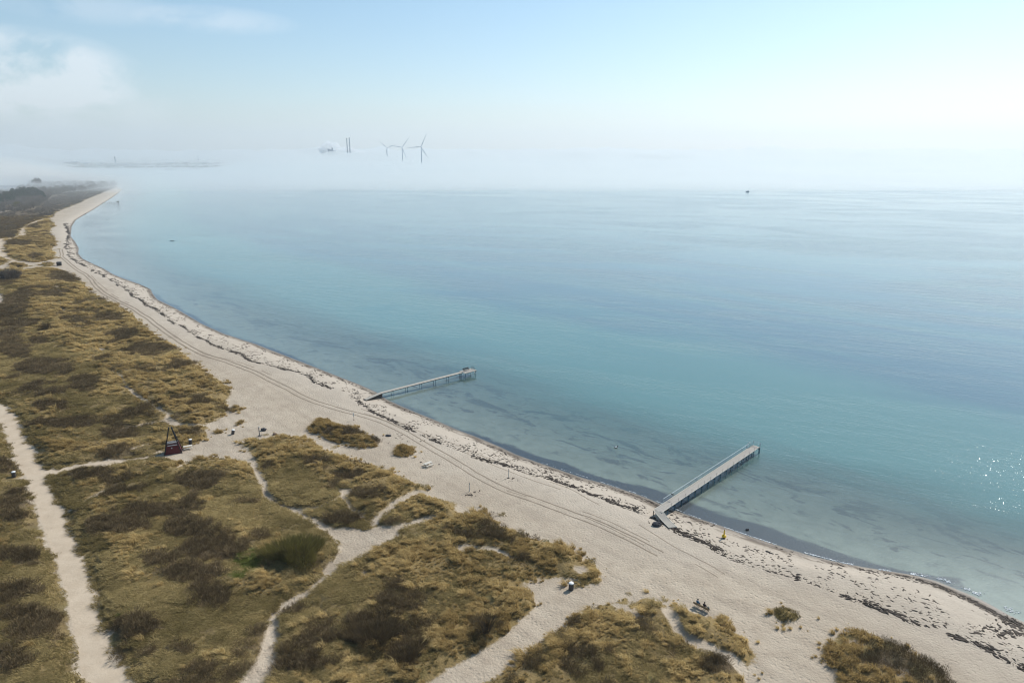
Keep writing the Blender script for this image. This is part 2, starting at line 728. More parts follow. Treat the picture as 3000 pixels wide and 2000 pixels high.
M = {}
M['ground'] = ground_material()
M['water'] = water_material()
M['marram'] = blade_mat("marram_straw", ((0.19, 0.13, 0.055), (0.49, 0.35, 0.14), (0.80, 0.62, 0.31)), 0.42)
M['lowgrass'] = blade_mat("low_grass", ((0.105, 0.085, 0.036), (0.285, 0.22, 0.09), (0.62, 0.48, 0.23)), 0.38)
M['greengrass'] = blade_mat("green_grass", ((0.08, 0.095, 0.02), (0.14, 0.165, 0.04), (0.22, 0.22, 0.07)), 0.35)
M['twig'] = blade_mat("bare_twigs", ((0.08, 0.058, 0.031), (0.165, 0.12, 0.064), (0.32, 0.235, 0.13)), 0.2)
M['fartwig'] = blade_mat("far_bare_twigs", ((0.10, 0.085, 0.07), (0.16, 0.135, 0.11), (0.21, 0.175, 0.13)), 0.1)
M['budtwig'] = blade_mat("budding_twigs", ((0.095, 0.08, 0.03), (0.20, 0.18, 0.055), (0.32, 0.28, 0.10)), 0.4)
M['pine'] = blade_mat("pine_needles", ((0.018, 0.035, 0.018), (0.035, 0.06, 0.03), (0.05, 0.075, 0.035)), 0.1)
M['weed'] = simple_mat("seaweed", (0.05, 0.034, 0.022), 0.75, 0.3, 0.6, 2.0)
M['bark'] = simple_mat("bark", (0.09, 0.07, 0.05), 0.9, 0.2, 0.5, 3.0)
M['rut'] = simple_mat("rutted_sand", (0.26, 0.21, 0.155), 0.95, 0.2, 0.4, 1.2, bump=0.05)  # disturbed sand, toned darker: the ridges' shade is put into the colour too
M['plank'] = simple_mat("weathered_planks", (0.46, 0.42, 0.355), 0.85, 0.25, 0.45, 1.6, stretch=(1, 6, 6))
M['plank2'] = simple_mat("grey_brown_planks", (0.42, 0.385, 0.335), 0.85, 0.25, 0.5, 1.3, stretch=(6, 1, 6))
M['palewood'] = simple_mat("pale_edge_boards", (0.58, 0.54, 0.46), 0.8, 0.25, 0.3, 2.0)
M['darkwood'] = simple_mat("dark_wood", (0.05, 0.042, 0.036), 0.8, 0.3, 0.4, 3.0)
M['steel'] = simple_mat("galvanised_steel", (0.42, 0.48, 0.50), 0.55, 0.5, 0.3, 4.0, 0.2)
M['bluesteel'] = simple_mat("blue_green_piles", (0.05, 0.16, 0.23), 0.6, 0.4, 0.4, 4.0)
M['black'] = simple_mat("black_paint", (0.012, 0.012, 0.014), 0.55, 0.4, 0.3, 4.0)
M['red'] = simple_mat("dark_red_boards", (0.14, 0.02, 0.022), 0.7, 0.3, 0.35, 2.5)
M['white'] = simple_mat("white_paint", (0.68, 0.68, 0.66), 0.6, 0.4, 0.12, 5.0)
M['concrete'] = simple_mat("dark_concrete", (0.10, 0.09, 0.085), 0.9, 0.2, 0.35, 5.0)
M['postgrey'] = simple_mat("grey_post", (0.26, 0.23, 0.21), 0.7, 0.3, 0.3, 5.0)
M['deckgrey'] = simple_mat("grey_felt", (0.17, 0.165, 0.165), 0.85, 0.25, 0.25, 5.0)
M['yellow'] = simple_mat("yellow_paint", (0.72, 0.45, 0.01), 0.4, 0.5, 0.15, 5.0)
M['rock'] = simple_mat("dark_rock", (0.055, 0.055, 0.06), 0.85, 0.3, 0.5, 2.5, bump=0.05)
M['redrock'] = simple_mat("red_rock", (0.19, 0.12, 0.10), 0.85, 0.3, 0.5, 2.5, bump=0.05)
M['darkgreen'] = simple_mat("dark_green_plastic", (0.02, 0.035, 0.035), 0.5, 0.4, 0.3, 4.0)
M['benchwood'] = simple_mat("bench_slats", (0.27, 0.20, 0.12), 0.75, 0.3, 0.4, 4.0)
M['bluecoat'] = simple_mat("blue_jacket", (0.03, 0.13, 0.22), 0.85, 0.2, 0.3, 8.0)
M['darkcoat'] = simple_mat("dark_jacket", (0.028, 0.02, 0.024), 0.85, 0.2, 0.3, 8.0)
M['jeans'] = simple_mat("dark_trousers", (0.02, 0.028, 0.05), 0.85, 0.2, 0.3, 8.0)
M['skin'] = simple_mat("skin", (0.42, 0.24, 0.17), 0.6, 0.3, 0.1, 8.0)
M['hair'] = simple_mat("dark_hair", (0.02, 0.014, 0.010), 0.6, 0.4, 0.3, 12.0)
M['turbine'] = simple_mat("turbine_grey", (0.48, 0.54, 0.60), 0.5, 0.4, 0.1, 0.05)
M['plant'] = simple_mat("power_station_grey", (0.24, 0.29, 0.35), 0.8, 0.3, 0.2, 0.05)
M['city'] = simple_mat("far_walls", (0.30, 0.28, 0.26), 0.9, 0.2, 0.2, 0.1)
M['boat'] = simple_mat("boat_blue_grey", (0.45, 0.53, 0.60), 0.5, 0.4, 0.2, 1.0)
M['farland'] = simple_mat("far_land", (0.13, 0.15, 0.14), 0.95, 0.2, 0.4, 0.01)
M['foam'] = simple_mat("foam", (0.92, 0.91, 0.88), 0.6, 0.3, 0.05, 5.0, bump=0.0)

# ------------------------------------------------------------------ the coast: traced on the ground, in metres
WL = [(360, 555), (332, 577), (296, 600), (271, 616), (252, 627), (223, 644), (210, 664), (207, 692), (220, 708), (231, 727),
      (229, 742), (242, 758), (271, 772), (306, 788), (332, 804), (367, 818), (411, 833), (441, 847), (447, 860), (460, 877),
      (494, 893), (523, 908), (590, 948), (654, 977), (749, 1008), (893, 1064), (1000, 1106), (1054, 1127), (1099, 1147),
      (1134, 1171), (1178, 1191), (1223, 1210), (1281, 1233), (1335, 1257), (1398, 1281), (1462, 1308), (1510, 1331),
      (1574, 1354), (1638, 1376), (1701, 1398), (1749, 1411), (1810, 1429), (1850, 1443), (1880, 1453), (1904, 1463), (1941, 1480),
      (1978, 1496), (2010, 1507), (2043, 1518), (2084, 1531), (2125, 1545), (2165, 1561), (2226, 1580), (2303, 1606),
      (2379, 1629), (2456, 1647), (2532, 1661), (2609, 1673), (2685, 1686), (2743, 1702), (2800, 1725), (2858, 1749),
      (2908, 1775), (2954, 1801), (3000, 1822), (3120, 1872), (3400, 1970)]
S = gp(WL, SEA)
S = S[np.argsort(S[:, 1])]
S = np.vstack([[S[0, 0] + 60, -60], [S[0, 0] + 22, S[0, 1] - 22], S, [-1010, 1750], [-1500, 2400], [-2600, 3300], [-30000, 20000], [-60000, 60000]])


def shore(y):
    return np.interp(y, S[:, 1], S[:, 0])


def shore_dist(x, y):
    """metres inland from the waterline (negative at sea)"""
    sl = (shore(y + 6) - shore(y - 6)) / 12.0
    sl2 = (shore(y + 40) - shore(y - 40)) / 80.0
    s = np.where(np.abs(y) > 400, sl2, 0.5 * sl + 0.5 * sl2)
    return (shore(y) - x) / np.sqrt(1 + s * s)


VEG = {}
VEG['left_dune'] = [(-900, 1230), (-200, 1150), (0, 1171), (10, 1180), (48, 1219), (70, 1257), (83, 1292), (105, 1327), (115, 1356), (131, 1375),
                    (191, 1369), (287, 1352), (383, 1342), (455, 1331), (490, 1318), (540, 1312), (596, 1289), (612, 1251), (606, 1244), (654, 1220), (666, 1212),
                    (661, 1187), (676, 1157), (679, 1142), (657, 1120), (606, 1091), (574, 1063), (542, 1040), (510, 1011),
                    (462, 986), (427, 957), (399, 932), (376, 914), (335, 890), (287, 868), (262, 856), (240, 857), (262, 850), (236, 823),
                    (204, 802), (172, 791), (127, 786), (64, 791), (38, 786), (0, 794), (-150, 800), (-900, 820)]
VEG['upper_dune'] = [(19, 705), (51, 699), (76, 692), (81, 664), (105, 657), (143, 641), (159, 660), (140, 680), (159, 702), (169, 715),
                     (153, 724), (156, 750), (166, 756), (134, 764), (96, 770), (54, 762), (25, 750), (17, 730)]
VEG['patch_a'] = [(25, 777), (50, 771), (92, 781), (60, 786)]
VEG['patch_b'] = [(-200, 745), (0, 753), (27, 765), (0, 779), (-200, 786)]
VEG['patch_c'] = [(118, 777), (135, 770), (160, 771), (150, 780)]
VEG['far_scrub'] = [(-900, 722), (-60, 708), (0, 702), (48, 694), (59, 672), (89, 653), (127, 641), (153, 637), (166, 622), (204, 606), (230, 597),
                    (255, 584), (287, 571), (319, 558), (347, 547), (350, 538), (-900, 538)]
VEG['mid_dune'] = [(145, 1398), (191, 1379), (287, 1370), (367, 1357), (424, 1344), (478, 1340), (525, 1350), (560, 1352), (600, 1340), (660, 1345), (700, 1352), (745, 1358),
                   (738, 1335), (712, 1312), (709, 1297), (741, 1290), (811, 1277), (875, 1277), (888, 1293), (936, 1309), (987, 1328), (1051, 1351), (1114, 1370),
                   (1162, 1392), (1210, 1408), (1242, 1424), (1256, 1438), (1240, 1448), (1267, 1453), (1306, 1466), (1338, 1478),
                   (1341, 1497), (1354, 1504), (1401, 1501), (1427, 1517), (1458, 1520), (1468, 1541), (1498, 1544), (1526, 1565),
                   (1563, 1575), (1604, 1585), (1651, 1598), (1672, 1612), (1699, 1629), (1716, 1646), (1747, 1663), (1774, 1684),
                   (1747, 1704), (1716, 1721), (1690, 1712), (1660, 1700), (1620, 1690), (1560, 1700), (1535, 1730), (1577, 1769), (1567, 1792), (1543, 1810),
                   (1512, 1837), (1468, 1862), (1462, 1878), (1434, 1898), (1400, 1918), (1354, 1943), (1261, 2000), (1130, 2080), (1100, 2200),
                   (480, 2200), (480, 2120), (394, 2000), (361, 1959), (327, 1897), (307, 1823), (286, 1740), (257, 1665), (224, 1590),
                   (195, 1524), (166, 1458), (143, 1396)]
VEG['near_right'] = [(1395, 2014), (1440, 1990), (1491, 1958), (1549, 1917), (1576, 1887), (1610, 1858), (1664, 1820), (1712, 1794), (1757, 1772),
                     (1790, 1768), (1818, 1790), (1835, 1806), (1876, 1806), (1880, 1785), (1848, 1778), (1869, 1755), (1900, 1752), (1937, 1762), (1958, 1779),
                     (1998, 1776), (2036, 1790), (2077, 1804), (2124, 1823), (2122, 1842), (2150, 1847), (2177, 1859), (2192, 1886), (2207, 1924),
                     (2200, 1959), (2188, 2000), (2180, 2200), (1000, 2300)]
VEG['tiny'] = [(1805, 1765), (1825, 1750), (1842, 1752), (1838, 1766), (1815, 1772)]
VEG['west'] = [(-900, 1330), (-200, 1260), (0, 1240), (16, 1273), (32, 1321), (54, 1372), (74, 1396), (95, 1462), (124, 1549), (149, 1620), (174, 1682), (195, 1769),
               (216, 1889), (232, 1972), (245, 2000), (300, 2200), (-900, 2200)]
CLUMP = {}
CLUMP['right'] = [(2410, 1920), (2425, 1894), (2456, 1859), (2475, 1848), (2525, 1848), (2563, 1863), (2628, 1882), (2678, 1913), (2724, 1940),
                  (2770, 1970), (2793, 2000), (2800, 2060), (2500, 2060), (2440, 2000), (2448, 1974)]
CLUMP['small_right'] = [(2261, 1783), (2280, 1777), (2322, 1786), (2341, 1806), (2337, 1825), (2299, 1827), (2276, 1813)]
CLUMP['island'] = [(904, 1249), (930, 1230), (961, 1226), (990, 1245), (1012, 1250), (1047, 1252), (1063, 1268), (1092, 1281), (1121, 1297),
                   (1114, 1306), (1076, 1309), (1051, 1316), (1019, 1306), (980, 1293), (942, 1277), (910, 1268)]
CLUMP['tufts'] = [(1160, 1310), (1178, 1300), (1196, 1308), (1214, 1314), (1220, 1326), (1204, 1334), (1184, 1341), (1164, 1334), (1156, 1322)]
CLUMP['edge'] = [(668, 1200), (690, 1190), (708, 1192), (716, 1198), (700, 1206), (676, 1207)]
CLUMP['edge_low'] = [(686, 1240), (704, 1232), (720, 1237), (712, 1243), (694, 1244)]
CLUMP['edge_mid'] = [(622, 1266), (640, 1260), (656, 1266), (640, 1271)]
POLY = {k: gp(v) for k, v in VEG.items()}
CPOLY = {k: gp(v) for k, v in CLUMP.items()}
SANDHOLES = [gp(p) for p in (
    [(-60, 855), (5, 858), (18, 880), (8, 890), (0, 897), (-60, 905)],
    [(961, 1557), (1019, 1552), (1079, 1557), (1114, 1548), (1153, 1551), (1200, 1536), (1242, 1522), (1296, 1513), (1274, 1529), (1204, 1543),
     (1162, 1560), (1172, 1573), (1121, 1602), (1092, 1621), (1060, 1637), (1019, 1659), (974, 1691), (949, 1694), (952, 1672), (987, 1634), (996, 1608), (977, 1580)],
    [(998, 1440), (1035, 1438), (1030, 1452), (1002, 1456)],
    [(1335, 1612), (1360, 1602), (1390, 1606), (1388, 1618), (1350, 1622)],
    [(1058, 1680), (1072, 1676), (1076, 1694), (1062, 1696)],
    [(2620, 1975), (2650, 1972), (2660, 1985), (2640, 1992)],
    [(2480, 1885), (2500, 1880), (2530, 1890), (2510, 1897)],
    [(1680, 1668), (1720, 1662), (1730, 1676), (1700, 1686)],
    [(285, 1020), (305, 1024), (312, 1030), (296, 1030)],
)]
TRAILS = [   # (pixel polyline, half widths in metres)
    ([(719, 1328), (744, 1360), (757, 1389), (773, 1421), (786, 1456), (808, 1475), (843, 1494), (872, 1502), (907, 1523), (942, 1545), (968, 1560)],
     [.6, .5, .35, .45, .45, .4, .4, .6, .4, .45, .6]),
    ([(961, 1691), (936, 1717), (898, 1745), (859, 1765), (828, 1784), (805, 1806), (802, 1825), (802, 1867), (792, 1900), (780, 1946), (750, 2000), (700, 2080)],
     [.6, .45, .4, .4, .4, .4, .45, .8, .8, .9, 1.4, 1.6]),
    ([(872, 1498), (942, 1491), (987, 1475), (1012, 1452), (1012, 1469), (1035, 1497), (1066, 1517)], [.3, .2, .15, .3, .15, .2, .25]),
    ([(1095, 1535), (1108, 1523), (1134, 1501), (1162, 1478), (1190, 1464), (1223, 1446), (1245, 1444)], [.6, .5, .4, .7, .5, .4, .5]),
    ([(287, 1082), (322, 1091), (363, 1110), (373, 1139), (408, 1165), (437, 1184), (459, 1197), (478, 1212), (497, 1222), (491, 1232), (517, 1247), (558, 1252), (600, 1248)],
     [.25, .2, .2, .25, .3, .3, .3, .25, .4, .5, .7, .4, .3]),
    ([(491, 1238), (446, 1244), (399, 1254), (350, 1262)], [.4, .35, .25, .1]),
    ([(523, 1375), (545, 1362), (558, 1350)], [.3, .3, .5]),
    ([(200, 1500), (290, 1450), (350, 1420)], [.1, .2, .1]),
    ([(160, 897), (185, 893), (196, 892)], [.3, .4, .3]),
    ([(178, 905), (190, 915)], [.3, .2]),
    ([(168, 840), (170, 850), (182, 858), (200, 862)], [.4, .4, .3, .3]),
    ([(168, 898), (196, 893)], [.4, .4]),
    ([(390, 1320), (440, 1306)], [.25, .15]),
    ([(1400, 1612), (1450, 1614), (1500, 1640)], [.3, .2, .1]),
    ([(20, 1417), (60, 1405), (80, 1392)], [.5, .45, .5]),
    ([(1240, 2060), (1330, 1998), (1420, 1942), (1500, 1890), (1560, 1838), (1625, 1790), (1680, 1750)], [1.8, 1.8, 1.75, 1.6, 1.5, 1.7, 1.9]),
    ([(1958, 1792), (1992, 1854), (2012, 1867), (2046, 1891), (2080, 1905), (2131, 1925), (2165, 1952), (2192, 1983), (2215, 2010)],
     [.7, .5, .6, .7, .8, .6, .6, .5, .5]),
]
TR = [(gp(p), [q * 1.05 + 0.12 for q in w_]) for p, w_ in TRAILS]
MAINPATH = [(-400, 1170), (-100, 1160), (0, 1171), (10, 1180), (48, 1219), (70, 1257), (83, 1292), (105, 1327), (115, 1356), (131, 1375), (191, 1369), (287, 1352), (383, 1342),
            (455, 1332), (470, 1338), (424, 1344), (367, 1357), (287, 1370), (191, 1379), (145, 1397), (166, 1458), (195, 1524), (224, 1590), (257, 1665), (286, 1740), (307, 1823),
            (327, 1897), (361, 1959), (394, 2000), (480, 2120), (480, 2300), (320, 2300), (300, 2200), (245, 2000), (232, 1972), (216, 1889), (195, 1769), (174, 1682), (149, 1620),
            (124, 1549), (95, 1462), (74, 1396), (54, 1372), (32, 1321), (16, 1273), (0, 1240), (-200, 1258), (-400, 1270)]
GPATHS = [gp(MAINPATH), gp([(-200, 716), (0, 703), (19, 704), (51, 698), (76, 691), (80, 664), (104, 656), (127, 643), (90, 653), (60, 672), (49, 694), (0, 701),
                            (-200, 712)]),
          gp([(0, 704), (18, 706), (17, 730), (26, 750), (54, 763), (95, 771), (60, 771), (28, 765), (0, 752), (-60, 748), (-60, 700)])]
# dark scrub thickets: ellipses in photograph pixels
SCRUB = [(332, 935, 54, 14), (223, 945, 45, 12), (70, 952, 60, 14), (30, 995, 45, 38), (121, 1003, 30, 10), (376, 983, 62, 18),
         (440, 1034, 105, 20), (137, 1078, 110, 27), (249, 1130, 52, 24), (150, 1197, 62, 18), (121, 1150, 80, 28), (204, 1248, 75, 18),
         (367, 1280, 68, 18), (556, 1273, 42, 18), (182, 922, 15, 7), (54, 1040, 40, 20), (191, 817, 48, 18), (153, 868, 40, 12),
         (105, 753, 24, 6), (76, 721, 15, 8), (102, 664, 22, 6), (35, 714, 20, 7), (60, 715, 60, 8), (30, 900, 60, 40), (70, 880, 40, 30), (20, 820, 40, 20),
         (290, 1400, 140, 24), (580, 1412, 90, 26), (352, 1553, 110, 34), (560, 1561, 85, 26), (450, 1500, 80, 20), (622, 1620, 110, 40),
         (560, 1690, 120, 32), (620, 1765, 90, 42), (480, 1650, 60, 20), (1095, 1456, 60, 24), (796, 1373, 36, 12), (1030, 1275, 42, 17), (974, 1271, 26, 10),
         (1105, 1290, 22, 11), (1092, 1857, 85, 50), (1190, 1930, 70, 42), (853, 1795, 50, 16), (1903, 1850, 85, 52), (2100, 1960, 70, 32),
         (2582, 1943, 75, 28), (2000, 1920, 60, 25), (54, 1487, 58, 66), (54, 1650, 80, 36), (100, 1830, 110, 60), (30, 1950, 90, 60), (70, 1740, 90, 30),
         (1030, 1400, 60, 14), (930, 1360, 70, 14), (1000, 1530, 70, 14), (1150, 1540, 30, 8), (1560, 1570, 60, 12), (720, 1480, 40, 10), (400, 1850, 90, 30), (900, 1950, 120, 30),
         (500, 1920, 100, 26)]
GREENS = [(735, 1655, 48, 34), (700, 1700, 34, 12)]
GOLDS = [(560, 1160, 130, 80), (470, 1080, 80, 30), (1250, 1650, 170, 70), (1150, 1420, 90, 40), (1200, 1850, 90, 50), (330, 1010, 90, 16), (1330, 1500, 80, 30),
         (1600, 1850, 100, 50), (1950, 1790, 120, 30), (2170, 1900, 40, 60), (240, 1320, 130, 22), (760, 1720, 90, 26), (960, 1240, 30, 14), (1190, 1320, 40, 20), (2520, 1860, 50, 16),
         (350, 1130, 80, 40), (160, 900, 80, 30)]


def ell_mask(P, ells, soft=0.65):
    r = np.zeros(len(P))
    for cx, cy_, rx, ry in ells:
        c = at(cx, cy_)[:2]
        ax = at(cx + rx, cy_)[:2] - c
        ay = (at(cx, cy_ - ry)[:2] - at(cx, cy_ + ry)[:2]) / 2
        Mx = np.array([ax, ay]).T
        if abs(np.linalg.det(Mx)) < 1e-6:
            continue
        q = (P - c) @ np.linalg.inv(Mx).T
        d = np.sqrt((q * q).sum(1))
        r = np.maximum(r, sstep(1 + soft, 1 - soft, d))
    return r


def fields(P):
    """vegetation signed distance, path, scrub, gold, green and shore distance at ground points"""
    f = {}
    off = shore_dist(P[:, 0], P[:, 1])
    vegraw = np.full(len(P), FAR)
    for p in list(POLY.values()) + list(CPOLY.values()):
        vegraw = np.maximum(vegraw, poly_sdf(P, p))
    veg = vegraw.copy()
    for h_ in SANDHOLES:
        veg = np.minimum(veg, -poly_sdf(P, h_))
    for p, w_ in TR:
        veg = np.minimum(veg, -line_dist(P, p, w_))
    gpth = np.full(len(P), FAR)
    for p in GPATHS:
        gpth = np.maximum(gpth, poly_sdf(P, p))
    f['off'] = off
    f['veg'] = veg
    tr_ = np.full(len(P), FAR)
    for h_ in SANDHOLES:
        tr_ = np.maximum(tr_, poly_sdf(P, h_))
    for p, w_ in TR:
        tr_ = np.maximum(tr_, line_dist(P, p, w_))
    f['trail'] = np.maximum(tr_, gpth - 0.45)
    f['vegraw'] = vegraw
    f['gpath'] = gpth
    nz_ = fbm(P[:, 0] / 9, P[:, 1] / 9, 3)
    nz3 = fbm(P[:, 0] / 3, P[:, 1] / 3, 8)
    s = ell_mask(P, SCRUB)
    far = poly_sdf(P, POLY['far_scrub'])
    s = np.maximum(s, sstep(-2, 4, far) * 0.9)
    s = sstep(0.30, 0.95, s * 0.9 + (nz_ - 0.5) * 0.9 + (nz3 - 0.5) * 0.7 + (fbm(P[:, 0] / 1.3, P[:, 1] / 1.3, 18, 2) - 0.5) * 0.35)
    s = np.maximum(s, sstep(0.62, 0.74, nz_ + (nz3 - 0.5) * 0.3) * 0.6)
    f['scrub'] = s * (veg > -1)
    g = ell_mask(P, GOLDS, 0.6)
    g = np.maximum(g, sstep(14, 2, vegraw) * sstep(95, 60, off) * (P[:, 0] > -140) * (gpth < -4))
    g = np.maximum(g, 0.75 * sstep(60, 40, off) * (P[:, 1] > 160))
    f['gold'] = np.clip(g + (nz_ - 0.5) * 0.9, 0, 1) * (1 - f['scrub'])
    f['green'] = np.clip(ell_mask(P, GREENS, 0.5) * 0.9 + (nz3 - 0.55) * 0.9 + (nz_ - 0.5) * 0.3, 0, 1) * (P[:, 1] < 130)
    return f


def ground_z(P, f=None):
    f = f or fields(P)
    off, veg = f['off'], f['vegraw']
    z = np.where(off > 0, SEA + 0.6 * sstep(0, 9, off), np.maximum(SEA + off * 0.035, -4.0))
    x, y = P[:, 0], P[:, 1]
    dune = 0.1 + 0.8 * fbm(x / 13, y / 13, 21) + 0.95 * fbm(x / 4.5, y / 4.5, 31, 2) ** 1.6
    dune = dune + 0.25 * f['gold']
    near = sstep(1500, 300, y)
    z = z + near * sstep(-0.3, 3.0, veg) * dune * (0.35 + 0.65 * sstep(-0.2, 1.4, f['veg'])) * (off > 0)
    z = z + (off > 6) * (fbm(x / 6, y / 6, 44) - 0.5) * 0.22 + (off > 3) * (fbm(x / 1.8, y / 1.8, 45, 2) - 0.5) * 0.06
    return z


def gz(x, y):
    P = np.array([[x, y]], float)
    return float(ground_z(P)[0])


# ------------------------------------------------------------------ ground mesh (beach, dunes, paths, seabed)
ys = [-40.0]
while ys[-1] < 60:
    ys.append(ys[-1] + 4)
while ys[-1] < 1800:
    ys.append(ys[-1] + max(0.40, 0.0052 * ys[-1]))
while ys[-1] < 14000:
    ys.append(ys[-1] * 1.12)
ys = np.array(ys)
cols = []
c = 0.0
while c < 12:
    cols.append(c)
    c += 0.45
while c < 150:
    cols.append(c)
    c += 0.62
while c < 900:
    cols.append(c)
    c *= 1.035
while c < 16000:
    cols.append(c)
    c *= 1.35
cols = np.array(cols)
cs = []
c = 0.5
while c < 60:
    cs.append(c)
    c += max(0.5, c * 0.06)
cs += [90.0, 160.0, 400.0, 1500.0, 6000.0, 25000.0]
offx = np.concatenate([-np.array(cs)[::-1], cols])          # metres inland along x
GX = shore(ys)[:, None] - offx[None, :] * np.clip(ys / 260, 1, 3)[:, None] ** 0.5
GY = np.repeat(ys[:, None], len(offx), 1)
P = np.stack([GX.ravel(), GY.ravel()], 1)
ff = fields(P)
Z = ground_z(P, ff)
V = np.column_stack([P, Z])
R_, C_ = len(ys), len(offx)
idx = np.arange(R_ * C_).reshape(R_, C_)
F = np.stack([idx[:-1, 1:].ravel(), idx[:-1, :-1].ravel(), idx[1:, :-1].ravel(), idx[1:, 1:].ravel()], 1)
# vertex normals of the whole sheet so that its named pieces meet without a seam
A = V.reshape(R_, C_, 3)
du = np.gradient(A, axis=1)
dv = np.gradient(A, axis=0)
nrm = np.cross(du, dv).reshape(-1, 3)
nrm /= np.linalg.norm(nrm, axis=1)[:, None] + 1e-12
nrm[nrm[:, 2] < 0] *= -1
nb = np.interp(P[:, 1], [0, 92, 98, 103, 112, 122, 135, 160, 200, 240, 300, 420, 600], [0, 0, 3.5, 5.5, 5.5, 3.0, 2.5, 0.9, 0.7, 1.6, 1.2, 1.0, 0])
ff['nearband'] = nb * (0.6 + 0.8 * vn(P[:, 1] / 25, P[:, 0] * 0, 5))
fc = F[:, [0, 1, 2, 3]]
foff, fveg, fpath = (ff[k][fc].mean(1) for k in ('off', 'veg', 'gpath'))
cls = np.where(foff < 0, 3, np.where(fpath > 0, 2, np.where(fveg > 0, 1, 0)))
for ci, nm in enumerate(('beach', 'dune_ground', 'gravel_path', 'seabed')):
    Fs = F[cls == ci]
    u, inv = np.unique(Fs.ravel(), return_inverse=True)
    me = npmesh(nm, V[u], inv.reshape(-1, 4), {k: ff[k][u] for k in ('off', 'vegraw', 'trail', 'scrub', 'gold', 'green', 'gpath', 'nearband')}, M['ground'], True)
    me.normals_split_custom_set_from_vertices([tuple(q) for q in nrm[u]])
    tag(link(nm, me), kind='structure')

# ------------------------------------------------------------------ water
wy = [-60.0]
while wy[-1] < 60:
    wy.append(wy[-1] + 10)
while wy[-1] < 40000:
    wy.append(wy[-1] + max(1.2, wy[-1] * 0.012))
wy = np.array(wy)
wo = [-4.0, 0.0]
while wo[-1] < 45000:
    wo.append(wo[-1] + max(2.0, wo[-1] * 0.06))
wo = np.array(wo)
WX = shore(wy)[:, None] + wo[None, :]
WY = np.repeat(wy[:, None], len(wo), 1)
Pw = np.stack([WX.ravel(), WY.ravel()], 1)
woff = shore_dist(Pw[:, 0], Pw[:, 1])
idx = np.arange(len(Pw)).reshape(len(wy), len(wo))
Fw = np.stack([idx[:-1, :-1].ravel(), idx[:-1, 1:].ravel(), idx[1:, 1:].ravel(), idx[1:, :-1].ravel()], 1)
me = npmesh("sea", np.column_stack([Pw, np.full(len(Pw), SEA)]), Fw, {'off': woff}, M['water'], True)
tag(link("sea", me), kind='structure')

# lagoon behind the wood, upper left
lag = gp([(-400, 585), (0, 574), (28, 566), (40, 556), (70, 549), (60, 546), (-400, 546)], 0.5)
mb = MB()
mb.v = [(x, y, 0.5) for x, y in lag]
mb.f = [tuple(range(len(lag)))]
mw = newmat("lagoon_water")
b_ = NB(mw)
b_.out(b_.pbsdf((0.30, 0.36, 0.40), 0.12, 0.5, b_.bump(b_.noise(b_.pos(), 0.6), 0.08)))
o = mb.build("lagoon", mw)
tag(o, kind='structure')

# ------------------------------------------------------------------ haze and fog
hz = MB().box((0, 9000, 348), (44000, 24000, 704)).build("haze", volume_mat("haze_air", (0.80, 0.84, 0.855), 1.05e-4, 0.32))
tag(hz, kind='stuff')

fy = np.concatenate([np.arange(1100, 2200, 22), np.arange(2200, 5200, 90), np.arange(5200, 19001, 600)]).astype(float)
ft = np.linspace(-1.5, 1.5, 240)                       # x / y
FX = fy[:, None] * ft[None, :]
FY = np.repeat(fy[:, None], len(ft), 1)
start = 1345 + 70 * (fbm(FX / 160, FY / 160, 51) - 0.5) - 120 * sstep(-0.45, -0.56, ft)[None, :]
prof = np.interp(FY - start, [-1, 0, 35, 120, 500, 900, 2050, 2550, 3500, 4100, 6000, 20000], [-3, -0.6, 5, 12, 19, 22, 31, 40, 60, 80, 110, 140])
prof_l = np.interp(FY - start, [-1, 0, 60, 180, 400, 700, 1300, 1900, 2600, 3700, 4500, 6000, 20000], [-3, -0.6, 3, 12, 17, 14, 9, 12, 13, 9, 60, 100, 140])
tt = np.repeat(ft[None, :], len(fy), 0)
sect = sstep(-0.70, -0.60, tt) * sstep(-0.33, -0.45, tt)
top = prof * (1 - sect) + prof_l * sect
far_left = sstep(-0.62, -0.72, tt)
top = top + far_left * sstep(250, 900, FY - start) * 16
lump = (fbm(FX / 260, FY / 260, 61, 4) - 0.5) * 1.5
top = np.where(top > 0, top * (1 + lump) + sstep(300, 3500, FY - start) * 34 * (fbm(FX / 900, FY / 1500, 71, 4) - 0.5), top)
top = np.clip(top, -3.0, 200)
nr, nc = top.shape
Vt = np.column_stack([FX.ravel(), FY.ravel(), top.ravel()])
Vb = np.column_stack([FX.ravel(), FY.ravel(), np.full(nr * nc, -3.5)])
idx = np.arange(nr * nc).reshape(nr, nc)
Ft = np.stack([idx[:-1, :-1].ravel(), idx[:-1, 1:].ravel(), idx[1:, 1:].ravel(), idx[1:, :-1].ravel()], 1)
Fb = Ft[:, ::-1] + nr * nc
ring = np.concatenate([idx[0, :], idx[1:, -1], idx[-1, -2::-1], idx[-2:0:-1, 0]])
r2 = np.roll(ring, -1)
Fs = np.stack([ring + nr * nc, r2 + nr * nc, r2, ring], 1)
me = npmesh("fog_bank", np.vstack([Vt, Vb]), np.vstack([Ft, Fb, Fs]), None, volume_mat("fog", (0.85, 0.885, 0.885), 7.5e-3, 0.30))
tag(link("fog_bank", me), kind='stuff')


mp_ = [(-12000, 300), (-620, 560), (-430, 900), (-330, 1350), (300, 2700), (15000, 2800), (15000, 9800), (-12000, 9800)]
mb = MB()
mb.v = [(x, y, -3) for x, y in mp_] + [(x, y, 38) for x, y in mp_]
k = len(mp_)
mb.f = [tuple(reversed(range(k))), tuple(range(k, 2 * k))] + [(i, (i + 1) % k, k + (i + 1) % k, k + i) for i in range(k)]
tag(mb.build("mist", volume_mat("mist_air", (0.84, 0.885, 0.89), 5.5e-4, 0.28)), kind='stuff')


